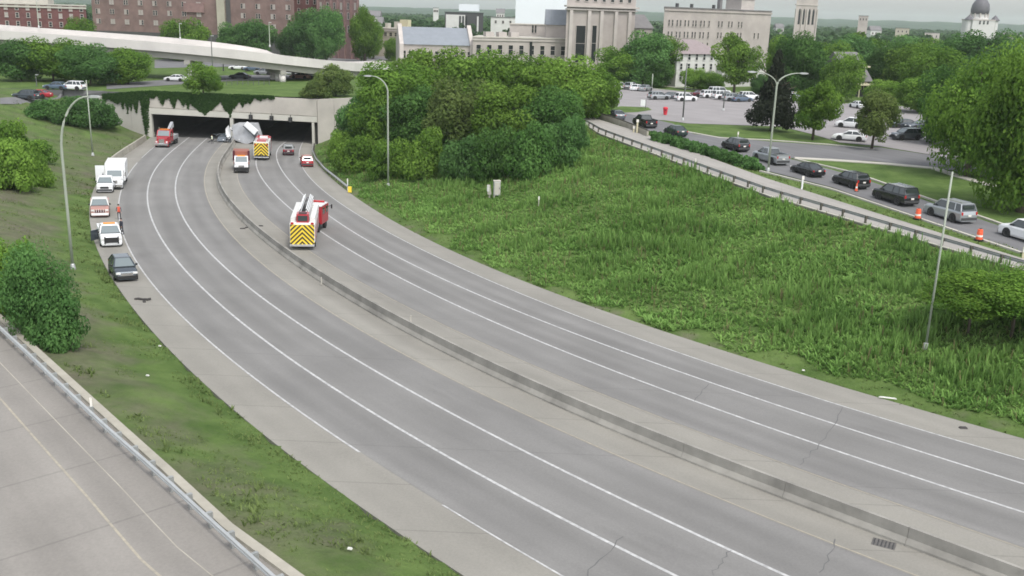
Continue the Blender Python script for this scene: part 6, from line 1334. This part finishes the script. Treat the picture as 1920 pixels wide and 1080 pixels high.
P = hit(1205, 205); r = empty('sign_board', P); tag(r, 'small white sign on the lawn at the lot entrance', 'sign'); MB().box((0, 0, 1.2), (.9, .08, 1.2)).build('panel', MT['white'], r); MB().box((.5, 0, .9), (.1, .1, 1.9)).build('post', MT['dgrey'], r)
P = hit(1247, 216); r = empty('waste_bin', P); tag(r, 'bright red bin standing alone on the parking lot', 'bin'); MB().lathe([(.3, 0), (.42, 1.1), (.45, 1.15), (.45, 1.3), (.3, 1.45)], 12).build('drum', MT['sign_red'], r); MB().box((0, -.3, .95), (.3, .3, .12)).build('opening', MT['black'], r)
# traffic drums and cones
def drum(px, py, label):
    P = hit(px, py); P[2] += .07; r = empty('traffic_drum', P); tag(r, label, 'traffic drum', 'orange traffic drums along the frontage road')
    MB().lathe([(.3, .05), (.29, .3), (.27, .32), (.27, .52), (.26, .54), (.25, .74), (.24, .76), (.22, 1.0), (.08, 1.02)], 14).build('drum_body', MT['orange'], r)
    MB().lathe([(.278, .33), (.272, .51)], 14).build('white_band', MT['refl'], r); MB().lathe([(.256, .56), (.25, .72)], 14).build('white_band', MT['refl'], r); MB().lathe([(.42, 0), (.42, .08), (.32, .1)], 14).build('rubber_base', MT['tyre'], r); MB().bar((-.1, 0, 1.06), (.1, 0, 1.06), .05).build('handle', MT['black'], r)
drum(1720, 412, 'orange traffic drum near the front of the silver boxy suv'); drum(1835, 452, 'orange traffic drum lying nearest the right edge by the grass strip')
P = hit(1605, 360); P[2] += .07; r = empty('traffic_cone', P); tag(r, 'slim orange cone behind the black suv', 'cone'); MB().lathe([(.17, .04), (.04, .95), (.02, .96)], 12).build('cone_body', MT['orange'], r); MB().lathe([(.13, .35), (.1, .55)], 12).build('white_band', MT['refl'], r); MB().box((0, 0, .025), (.42, .42, .05)).build('base', MT['tyre'], r)
P = hit(1918, 486); r = empty('marker_post', P); tag(r, 'yellow and white marker at the ramp edge by the right picture border', 'marker post', 'marker posts'); MB().box((0, 0, .5), (.25, .1, 1.1)).build('post', MT['cream'], r); MB().box((0, -.06, .8), (.25, .03, .4)).build('reflector', MT['refl'], r)
# road bits
P = g0(1657, 1020); gr_ = MB().box((P[0], P[1], P[2] + .004), (.7, 1.0, .03), R(62)).build('drain_grate', MT['patch'], hw)
for k in range(6):
    a_ = R(62); o_ = -.4 + .16 * k; MB().box((P[0] - math.sin(a_) * o_, P[1] + math.cos(a_) * o_, P[2] + .022), (.6, .05, .02), a_).build('grate_bar', MT['dgrey'], gr_)
for px, py, w, l, a in ((1806, 803, .5, .25, 0), (455, 429, .6, .3, .4), (462, 427, .4, .2, 1), (489, 424, .5, .3, 0)):
    P = g0(px, py); r = MB().box((P[0], P[1], P[2] + .05), (w, l, .1), a, (.7, .6)).build('tyre_scrap', MT['rubber']); tag(r, {1806: 'dark tyre scrap on the right shoulder near the weeds', 455: 'dark scrap on the concrete strip left of the barrier', 462: 'smaller scrap beside the dark scrap left of the barrier', 489: 'dark scrap lying against the barrier top bend'}[px], 'debris', 'debris on the motorway')
P = g0(268, 563); r = empty('tyre_tread', P); tag(r, 'curled grey strip of tyre tread on the left shoulder below the black car', 'debris', 'debris on the motorway'); MB().tube([(-.7, .1, .05), (-.4, .12, .1), (0, 0, .08), (.4, -.02, .1), (.6, .12, .12)], .09, 6).build('strip', MT['rubber'], r); MB().box((.3, -.5, .05), (.2, .3, .1), .5).build('fragment', MT['rubber'], r)
for px, py, l in ((1664, 750, 'pale plank lying at the right road edge below the weeds'), (656, 1034, 'white scrap of litter on the lower left bank'), (300, 652, 'small white litter on the left bank beside the shoulder'), (277, 708, 'white paper on the grass between ramp and motorway'), (1506, 698, 'white litter at the right road edge under the weeds')):
    P = hit(px, py); o = MB().box((P[0], P[1], P[2] + .14), (1.1 if px == 1664 else .2, .12, .06), R(-15), (.8, .7)).build('litter', MT['litter']); tag(o, l, 'litter', 'litter on the banks')
# lawns' pale kerbs and walks at the right
def walk(pts, w, name='sidewalk', mat='sidewalk', dz=.1):
    A = np.array([hit(*q)[:2] for q in pts]); A = resample(A, 30); vs = []; mb = MB()
    for i in range(30):
        d = A[min(i + 1, 29)] - A[max(i - 1, 0)]; d /= np.linalg.norm(d); n = np.array((-d[1], d[0]))
        for s in (-1, 1): p = A[i] + n * s * w / 2; z = float(terrain(p[0], p[1], False)[0]); vs += [(p[0], p[1], z + dz), (p[0], p[1], z - .1)]
    mb.add(vs, [f for i in range(29) for f in ((4 * i, 4 * i + 2, 4 * i + 6, 4 * i + 4), (4 * i, 4 * i + 4, 4 * i + 5, 4 * i + 1), (4 * i + 2, 4 * i + 3, 4 * i + 7, 4 * i + 6))]); o = mb.build(name, MT[mat]); tag(o, kind='structure')
lawn = sheet('lawn', [(1140, 203), (1165, 200), (1215, 202), (1222, 207), (1195, 211), (1145, 213)], 'ground', .075)
walk([(1490, 297), (1560, 301), (1650, 307), (1750, 316), (1800, 332), (1870, 352)], 1.3); walk([(1285, 247), (1350, 259), (1440, 263), (1560, 272), (1640, 281)], .5, 'kerb')
walk([(1490, 299), (1600, 325), (1740, 374), (1920, 436)], .35, 'kerb', dz=.16); walk([(1425, 322), (1560, 356), (1700, 403), (1840, 451), (1915, 476)], .35, 'kerb', dz=.16)
walk([(1230, 160), (1300, 168), (1440, 178)], 1.2, 'sidewalk')
sheet('lawn_path', [(0, 196), (45, 195), (120, 184), (200, 178), (200, 172), (120, 176), (40, 182), (0, 185)], 'street', .06)
sheet('tunnel_street', [(200, 158), (420, 142), (640, 138), (640, 146), (420, 153), (200, 168)], 'street', .06); sheet('town_street', [(290, 112), (700, 104), (740, 98), (740, 108), (700, 120), (290, 128)], 'street', .05)

# fence before the viaduct on the tunnel roof
A, B = hit(425, 160), hit(505, 160); r = empty('fence', A); tag(r, 'thin dark fence with posts on the tunnel roof lawn', 'fence'); inv = Matrix.Translation(-r.location)
for k in range(9):
    q = A + (B - A) * k / 8; o = MB().box((q[0], q[1], q[2] + .6), (.1, .1, 1.3)).build('post', MT['pole_dark'], r); o.matrix_parent_inverse = inv
for z in (.5, 1.15): o = MB().bar((A[0], A[1], A[2] + z), (B[0], B[1], B[2] + z), .06).build('rail', MT['pole_dark'], r); o.matrix_parent_inverse = inv

# ---------------------------------------------------------------- people
def person(P, facing, label, stride=0.0, vest='vest_r', z0=0.0, legs='trouser', h=1.76):
    s = stride; J = [((0, 0, .95), .15), ((.1, 0, .9), .1), ((.11, .16 * s, .5), .07), ((.11, .1 * s - .04, .08), .045), ((.11, .1 * s + .14, .05), .04),
         ((-.1, 0, .9), .1), ((-.11, -.12 * s, .5), .07), ((-.11, -.32 * s - .04, .1), .045), ((-.11, -.32 * s + .13, .06), .04),
         ((0, 0, 1.2), .15), ((0, 0, 1.42), .14), ((0, .01, 1.52), .055), ((0, .02, 1.62), .09), ((0, .02, 1.72), .085),
         ((.2, 0, 1.42), .06), ((.26, -.12 * s, 1.15), .045), ((.25, .1 - .12 * s, .92), .036), ((.25, .14 - .12 * s, .83), .04),
         ((-.2, 0, 1.42), .06), ((-.26, .14 * s, 1.15), .045), ((-.25, .14 + .16 * s, .93), .036), ((-.25, .19 + .18 * s, .84), .04)]
    E_ = [(0, 1), (1, 2), (2, 3), (3, 4), (0, 5), (5, 6), (6, 7), (7, 8), (0, 9), (9, 10), (10, 11), (11, 12), (12, 13), (10, 14), (14, 15), (15, 16), (16, 17), (10, 18), (18, 19), (19, 20), (20, 21)]
    k = h / 1.8; me = bpy.data.meshes.new('body'); me.from_pydata([tuple(c * k for c in j[0]) for j in J], E_, []); o = bpy.data.objects.new('body', me); COL.objects.link(o)
    o.modifiers.new('skin', 'SKIN'); sv = me.skin_vertices[0].data
    for v, j in zip(sv, J): v.radius = (j[1] * k, j[1] * k * .82)
    sv[0].use_root = True; sb = o.modifiers.new('sub', 'SUBSURF'); sb.levels = 1; sb.render_levels = 1
    bpy.context.view_layer.update(); ev = o.evaluated_get(bpy.context.evaluated_depsgraph_get()); m2 = bpy.data.meshes.new_from_object(ev); bpy.data.objects.remove(o)
    m2.materials.clear()
    for q in (legs, vest, 'skin', 'shirt'): m2.materials.append(MT[q])
    for p in m2.polygons:
        c = p.center / k; p.material_index = 0 if c.z < .93 and abs(c.x) < .2 else 2 if c.z > 1.5 or (abs(c.x) > .2 and c.z < .96) else 3 if abs(c.x) > .19 else 1; p.use_smooth = True
    r = empty('person', (P[0], P[1], P[2] + z0), facing); tag(r, label, 'person'); link('body', m2, None, r)
    MB().lathe([(.01, 1.83 * k), (.07 * k, 1.82 * k), (.1 * k, 1.76 * k), (.104 * k, 1.68 * k)], 10, (0, 0, 0)).build('hair', MT['hair'], r, smooth=True)
    return r
P = g0(224, 412); person(P, R(200), 'person in red top and dark trousers walking along the line beside the faded red pickup', 1.0)
P = g0(229, 440); person(P, R(150), 'person in dark clothes standing at the line beside the white pickup', .3, vest='shirt')
P = g0(398, 270); person(P, R(170), 'person in pale vest standing left of the wreckage', .3, vest='vest_w')

# ---------------------------------------------------------------- air: thin haze round camera and scene
hz = MB().box((0, 3400, 45), (15000, 7800, 110)).build('haze', None, None)
hm = bpy.data.materials.new('thin_haze'); hm.use_nodes = True; N, L = hm.node_tree.nodes, hm.node_tree.links
N.remove(N['Principled BSDF']); v = N.new('ShaderNodeVolumePrincipled'); v.inputs['Density'].default_value = 0.0001; v.inputs['Color'].default_value = (0.9, 0.96, 0.97, 1); v.inputs['Anisotropy'].default_value = 0.2
L.new(v.outputs[0], N['Material Output'].inputs['Volume']); hz.data.materials.append(hm); tag(hz, 'thin pale haze', 'haze', kind='stuff');
